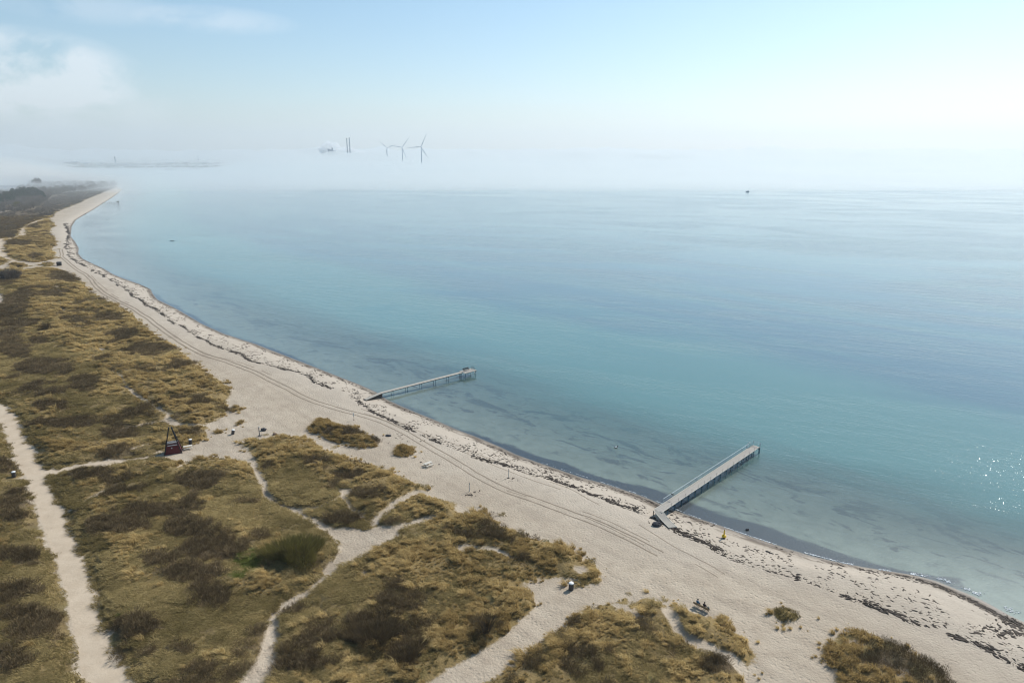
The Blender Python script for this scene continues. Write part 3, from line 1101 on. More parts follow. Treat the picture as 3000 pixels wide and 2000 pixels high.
def puff_mesh(name, blobs, mat, seed):
    """lumpy closed cloud shapes, one closed ball per lump"""
    r = np.random.default_rng(seed)
    vs_, fs_ = [], []
    for (cx, cy_, cz, rx, ry, rz) in blobs:
        n, mring = 14, 8
        b0 = len(vs_)
        for i in range(mring + 1):
            th = math.pi * i / mring
            for j in range(n):
                ph = 2 * math.pi * j / n
                k = 1 + 0.16 * (r.random() - 0.5)
                if i in (0, mring):
                    k = 1
                vs_.append((cx + rx * k * math.sin(th) * math.cos(ph), cy_ + ry * k * math.sin(th) * math.sin(ph), cz + rz * k * math.cos(th)))
        for i in range(mring):
            for j in range(n):
                a = b0 + i * n + j
                bb = b0 + i * n + (j + 1) % n
                fs_.append((a, a + n, bb + n, bb))
    return npmesh(name, vs_, fs_, None, mat)


# ------------------------------------------------------------------ plants: shared small meshes
def blades(n, spread, h0, h1, wid, lean, arch, seed, center_pull=0.3, up=1.0):
    """tuft of two-segment blades; returns V, F, bv"""
    r = np.random.default_rng(seed)
    a = r.random(n) * 2 * np.pi
    q = spread * r.random(n) ** (0.5 + center_pull)
    base = np.column_stack([q * np.cos(a), q * np.sin(a), np.zeros(n) - 0.05])
    outw = np.column_stack([np.cos(a), np.sin(a), np.zeros(n)]) * (0.25 + 0.75 * r.random(n))[:, None] * arch
    d = outw + np.array(lean)[None, :] * (0.5 + r.random(n))[:, None] + np.column_stack([(r.random(n) - .5) * .5, (r.random(n) - .5) * .5, np.zeros(n)])
    h = h0 + (h1 - h0) * r.random(n)
    mid = base + (d * 0.35 + np.array([0, 0, 0.62 * up])) * h[:, None]
    tip = base + (d * 1.0 + np.array([0, 0, 0.95 * up - 0.25])) * h[:, None]
    sa = r.random(n) * np.pi
    sd_ = np.column_stack([np.cos(sa), np.sin(sa), np.zeros(n)]) * wid / 2
    V = np.empty((n, 5, 3))
    V[:, 0] = base - sd_
    V[:, 1] = base + sd_
    V[:, 2] = mid + sd_ * 0.8
    V[:, 3] = mid - sd_ * 0.8
    V[:, 4] = tip
    i = np.arange(n)[:, None] * 5
    F = np.concatenate([i + [0, 1, 2], i + [0, 2, 3], i + [3, 2, 4]])
    bv = np.repeat(r.random(n), 5)
    return V.reshape(-1, 3), F, bv


def twigs(n, rad_, hgt, wid, seed, fan=0.8, flat=1.0):
    """dome of bare twigs: short strips rising and splaying through the crown"""
    r = np.random.default_rng(seed)
    a = r.random(n) * 2 * np.pi
    rr = rad_ * np.sqrt(r.random(n)) * (0.8 + 0.3 * np.sin(a * 3 + seed))
    top = hgt * np.sqrt(np.clip(1 - (rr / (rad_ * 1.15)) ** 2, 0.05, 1)) * (0.75 + 0.35 * r.random(n))
    z0 = top * r.random(n) * 0.75
    p0 = np.column_stack([rr * np.cos(a), rr * np.sin(a), z0])
    ln = (0.25 + 0.5 * r.random(n)) * min(rad_, hgt) * 0.75
    d = np.column_stack([np.cos(a) * rr / rad_ * fan + (r.random(n) - .5) * .9, np.sin(a) * rr / rad_ * fan + (r.random(n) - .5) * .9, 0.5 + 0.6 * r.random(n)])
    d /= np.linalg.norm(d, axis=1)[:, None]
    p1 = p0 + d * ln[:, None]
    p1[:, 2] = np.minimum(p1[:, 2], top + 0.2 * hgt)
    sa = r.random(n) * np.pi
    s = np.column_stack([np.cos(sa), np.sin(sa), np.zeros(n)]) * wid / 2
    V = np.empty((n, 3, 3))
    V[:, 0] = p0 - s
    V[:, 1] = p0 + s
    V[:, 2] = p1
    i = np.arange(n)[:, None] * 3
    return V.reshape(-1, 3), i + [0, 1, 2], np.repeat(r.random(n), 3)


TPL = bpy.data.collections.new("plant_templates")


def template(name, coll, V, F, bv, mat):
    me = npmesh(name, V, F, {'bv': bv}, mat)
    o = bpy.data.objects.new(name, me)
    coll.objects.link(o)
    return o


def merge(parts):
    Vs, Fs, Bs, k = [], [], [], 0
    for V, F, bv in parts:
        Vs.append(V)
        Fs.append(F + k)
        Bs.append(bv)
        k += len(V)
    return np.vstack(Vs), np.vstack(Fs), np.concatenate(Bs)


WIND = (-0.62, -0.36, 0)


def colset(name, items):
    c_ = bpy.data.collections.new(name)
    for i, (V, F, bv, mat) in enumerate(items):
        template("%s_%s" % (name, "abcdefgh"[i]), c_, V, F, bv, mat)
    return c_


C_MAR = colset("marram_tuft", [(*blades(70, 0.34, 0.55, 1.0, 0.045, WIND, 0.55, s), M['marram']) for s in range(4)])


def mat_patch(seed):
    r = np.random.default_rng(seed)
    parts = []
    for k in range(6):
        V, F, bv = blades(22, 0.30, 0.22, 0.48, 0.045, (WIND[0] * 1.4, WIND[1] * 1.4, 0), 0.5, seed * 31 + k, 0, 0.75)
        V = V + np.array([(r.random() - .5) * 1.2, (r.random() - .5) * 1.2, 0])
        parts.append((V, F, bv))
    return merge(parts)


C_LOW = colset("low_grass", [(*mat_patch(s + 5), M['lowgrass']) for s in range(4)])
C_GRN = colset("green_grass", [(*mat_patch(s + 25), M['greengrass']) for s in range(3)])
C_SCR = colset("scrub_clump", [(*twigs(150, 0.85, 0.75, 0.045, s + 3), M['twig']) for s in range(4)])


def tree_twigs(seed, h, r_):
    V, F, bv = twigs(420, r_, h * 0.72, 0.16, seed, 0.9)
    V = V + np.array([0, 0, h * 0.25])
    t = [(V, F, bv)]
    rr = np.random.default_rng(seed)
    n = 7
    p0 = np.zeros((n, 3))
    p0[:, 2] = rr.random(n) * h * 0.2
    a = rr.random(n) * 6.28
    p1 = np.column_stack([np.cos(a) * r_ * .6, np.sin(a) * r_ * .6, h * (.6 + .3 * rr.random(n))])
    sv = np.array([0.22, 0.0, 0])
    Vb = np.stack([p0 - sv, p0 + sv, p1], 1).reshape(-1, 3)
    t.append((Vb, np.arange(3 * n).reshape(n, 3), np.zeros(3 * n)))
    return merge(t)


C_WOOD = colset("bare_tree", [(*tree_twigs(s + 60, 10, 4.2), M['fartwig']) for s in range(4)])
C_FAR = colset("far_scrub_clump", [(*twigs(160, 2.6, 2.2, 0.14, s + 90), M['fartwig']) for s in range(4)])


def scatter(name, pts, rot, scl, tint, coll, seed=1):
    """ground cover nobody could count: one object, instances on points"""
    n = len(pts)
    me = bpy.data.meshes.new(name)
    me.vertices.add(n)
    me.vertices.foreach_set("co", np.asarray(pts, np.float32).ravel())
    a = me.attributes.new("rz", 'FLOAT_VECTOR', 'POINT')
    a.data.foreach_set("vector", np.asarray(rot, np.float32).ravel())
    a = me.attributes.new("scl", 'FLOAT_VECTOR', 'POINT')
    a.data.foreach_set("vector", np.asarray(scl, np.float32).ravel())
    a = me.attributes.new("tint", 'FLOAT', 'POINT')
    a.data.foreach_set("value", np.asarray(tint, np.float32))
    a = me.attributes.new("pick", 'INT', 'POINT')
    k = len(coll.objects)
    a.data.foreach_set("value", np.random.default_rng(seed).integers(0, k, n).astype(np.int32))
    o = link(name, me)
    g = bpy.data.node_groups.new(name + "_scatter", 'GeometryNodeTree')
    g.interface.new_socket("Geometry", in_out='INPUT', socket_type='NodeSocketGeometry')
    g.interface.new_socket("Geometry", in_out='OUTPUT', socket_type='NodeSocketGeometry')
    gi = g.nodes.new("NodeGroupInput")
    go = g.nodes.new("NodeGroupOutput")
    ci_ = g.nodes.new("GeometryNodeCollectionInfo")
    ci_.inputs[0].default_value = coll
    ci_.inputs[1].default_value = True
    ci_.inputs[2].default_value = True
    ip = g.nodes.new("GeometryNodeInstanceOnPoints")
    ip.inputs['Pick Instance'].default_value = True

    def na(nm, dt):
        q = g.nodes.new("GeometryNodeInputNamedAttribute")
        q.data_type = dt
        q.inputs[0].default_value = nm
        return q.outputs[0]
    g.links.new(gi.outputs[0], ip.inputs['Points'])
    g.links.new(ci_.outputs[0], ip.inputs['Instance'])
    g.links.new(na("pick", 'INT'), ip.inputs['Instance Index'])
    e2r = g.nodes.new("FunctionNodeEulerToRotation")
    g.links.new(na("rz", 'FLOAT_VECTOR'), e2r.inputs[0])
    g.links.new(e2r.outputs[0], ip.inputs['Rotation'])
    g.links.new(na("scl", 'FLOAT_VECTOR'), ip.inputs['Scale'])
    g.links.new(ip.outputs[0], go.inputs[0])
    md = o.modifiers.new("scatter", 'NODES')
    md.node_group = g
    return o


def sample(ymin, ymax, dens_at_100, power, xl=None):
    """random ground points in the land seen by the camera, density falling with distance"""
    pts = []
    y = ymin
    while y < ymax:
        st = max(4.0, y * 0.06)
        xa = -0.86 * (y + st) - 8
        xb = min(0.86 * (y + st) + 8, float(np.max(shore(np.linspace(y, y + st, 5)))))
        if xb > xa:
            d = dens_at_100 * min(1.0, (110.0 / (y + st / 2))) ** power
            n = int((xb - xa) * st * d)
            pts.append(np.column_stack([xa + (xb - xa) * rng.random(n), y + st * rng.random(n)]))
        y += st
    return np.vstack(pts)


def put(name, P, keep, z, coll, s0, s1, lean=0.25, grow=0.0, hvar=0.3, smul=None):
    sm = np.ones(len(P)) if smul is None else smul
    P, z, sm = P[keep], z[keep], sm[keep]
    n = len(P)
    rot = np.column_stack([(rng.random(n) - .5) * lean, (rng.random(n) - .5) * lean, (rng.random(n) - .5) * 1.6 if lean < 0.5 else rng.random(n) * 6.28])
    d = np.hypot(P[:, 0], P[:, 1])
    s = sm * (s0 + (s1 - s0) * rng.random(n)) * (1 + grow * np.clip(d - 150, 0, None) / 150)
    scl = np.column_stack([s, s, s * (1 - hvar + 2 * hvar * rng.random(n)) / (1 + 0.5 * grow * np.clip(d - 150, 0, None) / 150)])
    tint = np.clip(fbm(P[:, 0] / 7, P[:, 1] / 7, 77) * 1.1 + fbm(P[:, 0] / 28, P[:, 1] / 28, 78) * 0.9 - 0.6 + (rng.random(n) - .5) * 0.7, 0, 1)
    return scatter(name, np.column_stack([P, z]), rot, scl, tint, coll)


# ------------------------------------------------------------------ grass, scrub: candidates near and far
def not_clump(P):
    r = np.full(len(P), FAR)
    for p in CPOLY.values():
        r = np.maximum(r, poly_sdf(P, p, 6))
    return r < -0.4


Pn = sample(50, 760, 6.0, 1.35)
f = fields(Pn)
m = (f['veg'] > -3.5)
Pn = Pn[m]
f = {k: v[m] for k, v in f.items()}
zz = ground_z(Pn, f)
isc = not_clump(Pn)
for cx, cy_, rr in ((2052, 1790, 2.6), (2040, 1806, 1.6), (2066, 1808, 1.6), (1673, 1730, 1.3), (43, 1403, .9), (559, 1303, .9), (551, 1316, 1.8), (507, 1330, 2.6), (490, 1338, 1.5), (525, 1334, 1.5)):
    c0 = at(cx, cy_)[:2]
    isc &= np.hypot(Pn[:, 0] - c0[0], Pn[:, 1] - c0[1]) > rr          # trodden sand round the things people use
nn = len(Pn)
u = rng.random(nn)
u2 = rng.random(nn)
edge = sstep(-1.6, 2.6, f['vegraw'] + (fbm(Pn[:, 0] / 2.6, Pn[:, 1] / 2.6, 91) - 0.5) * 6.0) * sstep(-0.15, -0.7, f['trail'])
sparse = np.clip(-0.35 + 2.3 * fbm(Pn[:, 0] / 4.5, Pn[:, 1] / 4.5, 95), 0.06, 1)
clump = 0.45 + 1.2 * sstep(0.25, 0.8, fbm(Pn[:, 0] / 2.2, Pn[:, 1] / 2.2, 140, 2))
stray = (u < 0.010 * sstep(-3.5, -0.5, f['vegraw'])) & (f['trail'] < -0.5) & (f['off'] > 14) & (f['veg'] < 0)
k_scr = isc & (f['scrub'] > 0.25 + 0.5 * u2) & (u < 0.55 * edge)
k_grn = isc & ~k_scr & (f['green'] > 0.2 + 0.6 * u2) & (u < 0.6 * edge)
k_mar = isc & ~k_scr & ~k_grn & (f['gold'] > u2 * 0.95) & (u < 0.62 * edge * sparse)
k_low = isc & ~k_scr & ~k_grn & ~k_mar & (u < 0.62 * edge * (0.25 + 0.75 * sparse)) & (f['scrub'] < 0.8)
k_mar = k_mar | (stray & isc)
o = put("dry_marram_grass", Pn, k_mar, zz, C_MAR, 0.45, 1.05, 0.35, 0.6, 0.35, smul=np.where(stray, 0.55, 1.0) * clump)
tag(o, kind='stuff')
o = put("low_dune_grass", Pn, k_low, zz, C_LOW, 0.5, 1.25, 0.2, 0.6, 0.4, smul=0.65 + 0.5 * clump)
tag(o, kind='stuff')
o = put("green_grass", Pn, k_grn, zz, C_GRN, 0.6, 1.1, 0.2, 0.0, 0.4)
tag(o, kind='stuff')
o = put("bare_scrub", Pn, k_scr, zz, C_SCR, 0.7, 1.45, 0.6, 0.5, 0.35)
tag(o, kind='stuff')
print("scatter", k_mar.sum(), k_low.sum(), k_grn.sum(), k_scr.sum())

# far scrub and the bare wood, upper left
Pf = sample(560, 1700, 0.05, 0.0)
fsd = poly_sdf(Pf, POLY['far_scrub'], 30)
offs = shore_dist(Pf[:, 0], Pf[:, 1])
# wood: behind the pines and along the back of the beach
wood = poly_sdf(Pf, gp([(-300, 640), (-40, 622), (60, 625), (110, 610), (150, 580), (190, 566), (250, 560), (300, 553), (345, 547), (340, 541), (250, 541), (180, 543), (90, 544), (84, 552), (60, 556), (30, 572), (-300, 590)]), 30)
gap = ell_mask(Pf, [(25, 612, 35, 8), (160, 575, 8, 3)], 0.3)
kf = (fsd > 1) & (rng.random(len(Pf)) < 0.55) & (gap < 0.5) & (wood < -2)
kw = (wood > 0) & (rng.random(len(Pf)) < 0.6) & (gap < 0.3)
zf = np.zeros(len(Pf))
o = put("far_scrub", Pf, kf, zf, C_FAR, 0.8, 1.5, 0.6)
tag(o, kind='stuff')
o = put("bare_woodland", Pf, kw, zf, C_WOOD, 0.5, 1.15, 0.6, smul=0.6 + 0.9 * fbm(Pf[:, 0] / 35, Pf[:, 1] / 50, 150))
tag(o, kind='stuff')
print("far", kf.sum(), kw.sum())

# isolated grass clumps on the sand: each a thing
CL = {'right': ("big round patch of dark dune grass standing alone in the lower right corner sand", 3.6),
      'small_right': ("small olive grass clump alone on the beach right of the bench with two people", 4.0),
      'island': ("long island of golden grass and dark scrub on the sand behind the picnic table", 3.6),
      'tufts': ("little cluster of three golden tufts on the sand between grass island and picnic table", 4.0),
      'edge': ("sparse brown tuft on the sand just off the tip of the golden left dune", 4.0),
      'edge_low': ("low dark flat tuft on the sand above the dark litter bin by the shower post", 3.0),
      'edge_mid': ("thin straggly tuft on the sand between the red hut and the litter bin", 3.0)}
for k, (lab, den) in CL.items():
    pl = CPOLY[k]
    lo, hi = pl.min(0) - 1, pl.max(0) + 1
    n = int((hi - lo).prod() * den)
    Q = lo + (hi - lo) * rng.random((n, 2))
    if k in ('right', 'small_right', 'edge'):
        pass
    sd_ = poly_sdf(Q, pl, 4)
    fq = fields(Q)
    nzq = fbm(Q[:, 0] / 1.6, Q[:, 1] / 1.6, 12)
    ok = (sd_ + (nzq - 0.5) * 1.8 > 0) & (fq['veg'] > -0.3) & (rng.random(n) < (0.75 if k not in ('edge', 'edge_low', 'edge_mid') else 0.4))
    Q, fq = Q[ok], {a: v[ok] for a, v in fq.items()}
    zq = ground_z(Q, fq)
    parts = {'grass_tufts': [], 'twigs': [], 'low_grass': []}
    for i in range(len(Q)):
        t_ = rng.random()
        if fq['scrub'][i] > 0.4:
            src = twigs(70, 0.8, 0.85, 0.05, int(rng.integers(1e6)))
            key = 'twigs'
        elif fq['gold'][i] > 0.25 + 0.5 * t_ and k not in ('small_right',):
            src = blades(34, 0.34, 0.5, 1.0, 0.055, WIND, 0.55, int(rng.integers(1e6)))
            key = 'grass_tufts'
        else:
            src = blades(34, 0.42, 0.25, 0.6, 0.055, WIND, 0.6, int(rng.integers(1e6)), 0, 0.8)
            key = 'low_grass'
        Vq, Fq, bq = src
        Vq = Vq * (0.7 + 0.6 * rng.random()) + np.array([Q[i, 0], Q[i, 1], zq[i]])
        parts[key].append((Vq, Fq, np.clip(bq * 0.7 + 0.3 * rng.random() * np.ones(len(bq)), 0, 1)))
    cen = pl.mean(0)
    e = empty("grass_clump", (cen[0], cen[1], gz(*cen)), 0, lab, "grass clump", "grass clumps alone on the sand")
    for key, mt in (('grass_tufts', M['marram']), ('twigs', M['twig']), ('low_grass', M['lowgrass'])):
        if parts[key]:
            Vq, Fq, bq = merge(parts[key])
            Vq = Vq - np.array(e.location)
            ob = link(key, npmesh(key, Vq, Fq, {'bv': bq}, mt), e)
            ob['kind'] = 'stuff'


# ------------------------------------------------------------------ bushes and trees
def bush(px, py, width, height, label, mat, twmat=None, n=2600, stems=14, seed=1, name="bush", fan=0.8, wid=0.035, group="bushes on the dunes", sy=1.0):
    p = at(px, py)[:2]
    e = empty(name, (p[0], p[1], gz(*p)), 0, label, "bush", group)
    V, F, bv = twigs(n, width / 2, height, wid, seed, fan)
    V[:, 1] *= sy
    ob = link("crown", npmesh("crown", V, F, {'bv': bv}, mat), e)
    r = np.random.default_rng(seed + 5)
    mb_ = MB()
    for i in range(stems):
        a = r.random() * 6.28
        q = width * 0.5 * (0.25 + 0.55 * r.random())
        b0 = Vector((math.cos(a) * q * 0.25, math.sin(a) * q * 0.25 * sy, -0.05))
        b1 = Vector((math.cos(a) * q * 0.6, math.sin(a) * q * 0.6 * sy, height * 0.45))
        b2 = Vector((math.cos(a) * q * 1.0, math.sin(a) * q * 1.0 * sy, height * (0.65 + 0.3 * r.random())))
        mb_.tube(b0, b1, 0.05, 0.035, 5)
        mb_.tube(b1, b2, 0.035, 0.012, 5)
    mb_.build("stems", twmat or M['bark'], e)
    return e


bush(868, 1650, 11.0, 3.5, "large rounded olive green bush beside the sandy fork of the trail", M['budtwig'], None, 9000, 40, 11, wid=0.05, sy=0.75)
bush(1092, 1890, 9.0, 1.9, "wide dark brown leafless bush near the bottom centre", M['twig'], None, 6000, 26, 12, wid=0.05, sy=0.8)
bush(1424, 1862, 4.6, 3.3, "fan shaped leafless bush with upright stems beside the sandy track", M['twig'], None, 1900, 34, 13, fan=1.2, wid=0.035)
bush(136, 972, 5.4, 3.4, "rounded dark bush standing alone in the upper left dune grass", M['twig'], None, 1600, 16, 14, wid=0.07)
bush(195, 1018, 3.4, 2.4, "thin see-through leafless bush on the left dune slope", M['twig'], None, 350, 9, 15, wid=0.05)
bush(28, 822, 14, 6.2, "big leafless bush above the row of waste containers at the left edge", M['fartwig'], None, 3000, 18, 16, wid=0.14)
bush(8, 612, 9, 5, "dark round bush beside the far pale track below the pines", M['fartwig'], None, 900, 8, 17, wid=0.25)
bush(1190, 1945, 5.0, 1.3, "low dark thicket right of the wide dark bush near the bottom", M['twig'], None, 2600, 12, 18, wid=0.05)


def pine_mesh(seed, h):
    r = np.random.default_rng(seed)
    parts = []
    for k in range(16):
        t_ = r.random()
        z = h * (0.32 + 0.6 * t_)
        rr = (0.55 + 0.75 * math.sin(min(1, (1 - t_) * 1.15) * 2.2)) * h * 0.15
        a = r.random() * 6.28
        c0 = np.array([math.cos(a) * rr, math.sin(a) * rr, z])
        n = 110
        d = r.normal(size=(n, 3))
        d /= np.linalg.norm(d, axis=1)[:, None]
        p = c0 + d * (r.random(n) ** 0.4)[:, None] * np.array([h * 0.12, h * 0.12, h * 0.085])
        s1 = r.normal(size=(n, 3)) * 0.38
        s2 = r.normal(size=(n, 3)) * 0.38
        V = np.stack([p - s1, p + s1, p + s2], 1).reshape(-1, 3)
        parts.append((V, np.arange(3 * n).reshape(n, 3), np.repeat(np.clip(r.random(n) * 0.6 + 0.4 * r.random(), 0, 1), 3)))
    return merge(parts)


pine_meshes = [npmesh("pine_crown", *pine_mesh(s, 17)[:2], {'bv': pine_mesh(s, 17)[2]}, M['pine']) for s in (1, 2, 3)]
trunk_me = MB().tube((0, 0, -0.3), (0.2, 0, 13), 0.32, 0.12, 6).mesh("pine_trunk", M['bark'])
PINES = [(2, 604, 1.0), (9, 600, .98), (16, 602, .95), (24, 601, 1.1), (31, 598, 1.12), (38, 599, 1.05), (44, 597, 1.15), (52, 596, 1.2), (59, 597, 1.22),
         (66, 596, 1.16), (73, 594, 1.22), (80, 593, 1.25), (87, 592, 1.26), (94, 591, 1.25), (101, 591, 1.22), (108, 591, 1.2), (115, 591, 1.16), (121, 593, 1.1), (127, 595, 1.0),
         (48, 590, 1.2), (62, 588, 1.2), (78, 586, 1.2), (92, 584, 1.15), (105, 584, 1.15), (-10, 606, 1.1), (-22, 604, 1.0), (-36, 606, 1.1)]
base_pine = None
for i, (px, py, s) in enumerate(PINES):
    p = at(px, py)[:2]
    s *= 1.0
    if base_pine is None:
        base_pine = empty("pine_tree", (0, 0, 0), 0, "dark green pine in the dense pine stand at the far left", "tree", "dark pines in the far left stand")
        link("crown", pine_meshes[0], base_pine)
        link("trunk", trunk_me, base_pine)
        o = base_pine
    else:
        o = copy_tree(base_pine)
        o.children[0].data = pine_meshes[i % 3]
    o.location = (p[0], p[1], 0)
    o.rotation_euler = (0, 0, random.random() * 6.28)
    o.scale = (s, s, s)
# round budding tree on its own, and the tall tree over the wood
p = at(53, 611)[:2]
e = empty("round_tree", (p[0], p[1], 0), 0, "round yellowish tree on a thin trunk beside the pale track below the pines", "tree")
V, F, bv = twigs(900, 5.4, 8.0, 0.3, 33, 0.8)
V[:, 2] += 2.2
link("crown", npmesh("crown", V, F, {'bv': bv}, M['budtwig']), e)
MB().tube((0, 0, -.3), (0, 0, 5), 0.45, 0.25, 6).build("trunk", M['bark'], e)
p = at(113, 554)[:2]
e = empty("tall_tree", (p[0], p[1], 0), 0, "tall rounded tree rising above the hazy bare wood at the far left", "tree")
V, F, bv = twigs(700, 9, 13.0, 0.6, 34, 0.6)
V[:, 2] += 11
link("crown", npmesh("crown", V, F, {'bv': bv}, M['fartwig']), e)
MB().tube((0, 0, -.3), (0, 0, 14), 0.7, 0.4, 6).build("trunk", M['bark'], e)

# ------------------------------------------------------------------ seaweed wrack
WR = [(188, 654), (200, 680), (191, 727), (204, 753), (223, 769), (255, 785), (287, 801), (335, 826), (376, 855), (414, 884), (453, 911), (491, 932), (574, 985), (625, 1008), (670, 1028), (711, 1047),
      (749, 1060), (830, 1085), (893, 1100), (985, 1145), (1046, 1176), (1080, 1204), (1150, 1238), (1217, 1271), (1306, 1306), (1430, 1354), (1542, 1386),
      (1638, 1415), (1749, 1459), (1859, 1500), (1985, 1566), (2063, 1598), (2097, 1619), (2141, 1643), (2199, 1660), (2246, 1674), (2341, 1700), (2418, 1729), (2494, 1753),
      (2571, 1780), (2628, 1799), (2697, 1833), (2800, 1868), (2877, 1898), (2934, 1932), (2992, 1966), (3100, 2010)]
wr = gp(WR, -0.15)
seg = np.linalg.norm(np.diff(wr, axis=0), axis=1)
cum = np.concatenate([[0], np.cumsum(seg)])


def along(t_):
    return np.column_stack([np.interp(t_, cum, wr[:, 0]), np.interp(t_, cum, wr[:, 1])])


def tang(t_):
    a, b2 = along(t_ - 1.5), along(t_ + 1.5)
    d = b2 - a
    return d / (np.linalg.norm(d, axis=1)[:, None] + 1e-9)


def lumps(P2, ang, L1, W1, H1, z):
    """flat irregular pads of weed, 6 rim points and a raised middle"""
    n = len(P2)
    k = 7
    a = np.linspace(0, 2 * np.pi, k, endpoint=False)[None, :] + (rng.random((n, k)) - .5) * 0.5
    r = 0.55 + 0.75 * rng.random((n, k))
    lx = np.cos(a) * r * L1[:, None]
    ly = np.sin(a) * r * W1[:, None]
    ca, sa = np.cos(ang)[:, None], np.sin(ang)[:, None]
    X = P2[:, :1] + lx * ca - ly * sa
    Y = P2[:, 1:] + lx * sa + ly * ca
    V = np.empty((n, 2 * k + 1, 3))
    V[:, :k, 0], V[:, :k, 1] = X, Y
    V[:, :k, 2] = z[:, None] - 0.04
    V[:, k:2 * k, 0] = P2[:, :1] + (X - P2[:, :1]) * 0.62
    V[:, k:2 * k, 1] = P2[:, 1:] + (Y - P2[:, 1:]) * 0.62
    V[:, k:2 * k, 2] = z[:, None] + H1[:, None] * (0.6 + 0.8 * rng.random((n, k)))
    V[:, 2 * k, :2] = P2
    V[:, 2 * k, 2] = z + H1
    b0 = np.arange(n)[:, None] * (2 * k + 1)
    F_ = []
    for i in range(k):
        j = (i + 1) % k
        F_ += [b0 + [i, j, k + j], b0 + [i, k + j, k + i], b0 + [k + i, k + j, 2 * k]]
    return V.reshape(-1, 3), np.concatenate(F_)


LP, LA, LL, LW, LH = [], [], [], [], []


def add_lumps(P2, ang, l0, l1, asp, h):
    n = len(P2)
    l = (l0 + (l1 - l0) * rng.random(n) ** 3) * (1 + np.clip(np.hypot(P2[:, 0], P2[:, 1]) - 150, 0, 700) / 350)
    LP.append(P2)
    LA.append(ang)
    LL.append(l)
    LW.append(l * (asp + asp * rng.random(n)))
    LH.append(h * (0.4 + rng.random(n)) * np.minimum(1, l / 0.4))


Lt = cum[-1]
near_t = cum[np.argmin(abs(wr[:, 1] - 60))]


def dens_t(n, pw=1.0):
    """positions along the wrack line, nearer parts more densely"""
    t_ = rng.random(n * 6) * Lt
    d = np.hypot(*along(t_).T)
    ok = rng.random(n * 6) < np.minimum(1, (90 / d)) ** (pw * 0.6)
    return t_[ok][:n]


# inland main line, broken into runs
t_ = dens_t(8000)
t_ = t_[vn(t_ / 5, t_ * 0, 3) > 0.38]
p2, tg = along(t_), tang(t_)
nr2 = np.column_stack([tg[:, 1], -tg[:, 0]])
nr2 *= np.sign(shore_dist(p2[:, 0], p2[:, 1]) - shore_dist(p2[:, 0] + nr2[:, 0], p2[:, 1] + nr2[:, 1]))[:, None]     # towards the water
o_ = (vn(t_ / 9, t_ * 0, 6) - 0.4) * 2.4 + rng.normal(size=len(t_)) * 0.35
add_lumps(p2 + nr2 * o_[:, None], np.arctan2(tg[:, 1], tg[:, 0]) + rng.normal(size=len(t_)) * 0.35, 0.06, 0.85, 0.22, 0.10)
# scattered pads between the line and the water
t_ = dens_t(20000)
p2, tg = along(t_), tang(t_)
nr2 = np.column_stack([tg[:, 1], -tg[:, 0]])
nr2 *= np.sign(shore_dist(p2[:, 0], p2[:, 1]) - shore_dist(p2[:, 0] + nr2[:, 0], p2[:, 1] + nr2[:, 1]))[:, None]
bw = np.clip(shore_dist(p2[:, 0], p2[:, 1]) - 2.0, 1, 14)
o_ = rng.random(len(t_)) ** 1.7 * bw
q2 = p2 + nr2 * o_[:, None]
kk = fbm(q2[:, 0] / 3.5, q2[:, 1] / 3.5, 19) + 0.10 * (o_ < 3) + 0.05 * (q2[:, 1] < 112) > 0.52
q2, tg = q2[kk], tg[kk]
add_lumps(q2, np.arctan2(tg[:, 1], tg[:, 0]) + rng.normal(size=len(q2)) * 0.6, 0.04, 0.55, 0.16, 0.07)
# strip along the water's edge
yy = []
y = 62.0
while y < 1300:
    yy.append(y + rng.random(max(1, int((30 + 30 * (y < 112)) * min(1, (95 / y) ** 0.7)))) * max(1.0, y * 0.01))
    y += max(1.0, y * 0.01)
yy = np.concatenate(yy)
so = np.abs(rng.normal(size=len(yy))) * 0.7 + 0.25 + 1.0 * vn(yy / 9, yy * 0, 2)
sl = (shore(yy + 3) - shore(yy - 3)) / 6
nx = 1 / np.sqrt(1 + sl * sl)
q2 = np.column_stack([shore(yy) - so * nx, yy + so * sl * nx])
kk = vn(yy / 6, yy * 0, 44) > 0.25
add_lumps(q2[kk], np.arctan2(1, sl)[kk] + rng.normal(size=kk.sum()) * 0.25, 0.10, 0.5, 0.25, 0.05)
# heaps at the right end by the water, and a few odd pieces by the grass island
for cx, cy_, n, sx, sy_ in ((2985, 1810, 260, 1.8, 1.2), (2960, 1850, 130, 2.0, 0.5), (2900, 1835, 60, 2.0, 0.4), (1180, 1290, 60, 3.0, 2.5), (1378, 1450, 24, .8, .4), (1495, 1405, 20, 1.0, .8),
                            (1140, 1275, 16, 1.2, .5), (1250, 1350, 16, 2, 1.5), (1932, 1525, 30, 1.2, .8), (1400, 1440, 12, .6, .3)):
    c0 = at(cx, cy_)[:2]
    q2 = c0 + rng.normal(size=(n, 2)) * [sx, sy_]
    add_lumps(q2, rng.random(n) * 3.1, 0.08, 0.4 if n < 100 else 0.65, 0.35, 0.09)
LP, LA, LL, LW, LH = (np.concatenate(a) for a in (LP, LA, LL, LW, LH))
so = shore_dist(LP[:, 0], LP[:, 1])
kk = (so > 0.15) & (LP[:, 1] > 45)
LP, LA, LL, LW, LH = LP[kk], LA[kk], LL[kk], LW[kk], LH[kk]
Vl, Fl = lumps(LP, LA, LL, LW, LH, ground_z(LP))
tag(link("seaweed", npmesh("seaweed", Vl, Fl, None, M['weed'])), kind='stuff')
print("seaweed", len(LP))

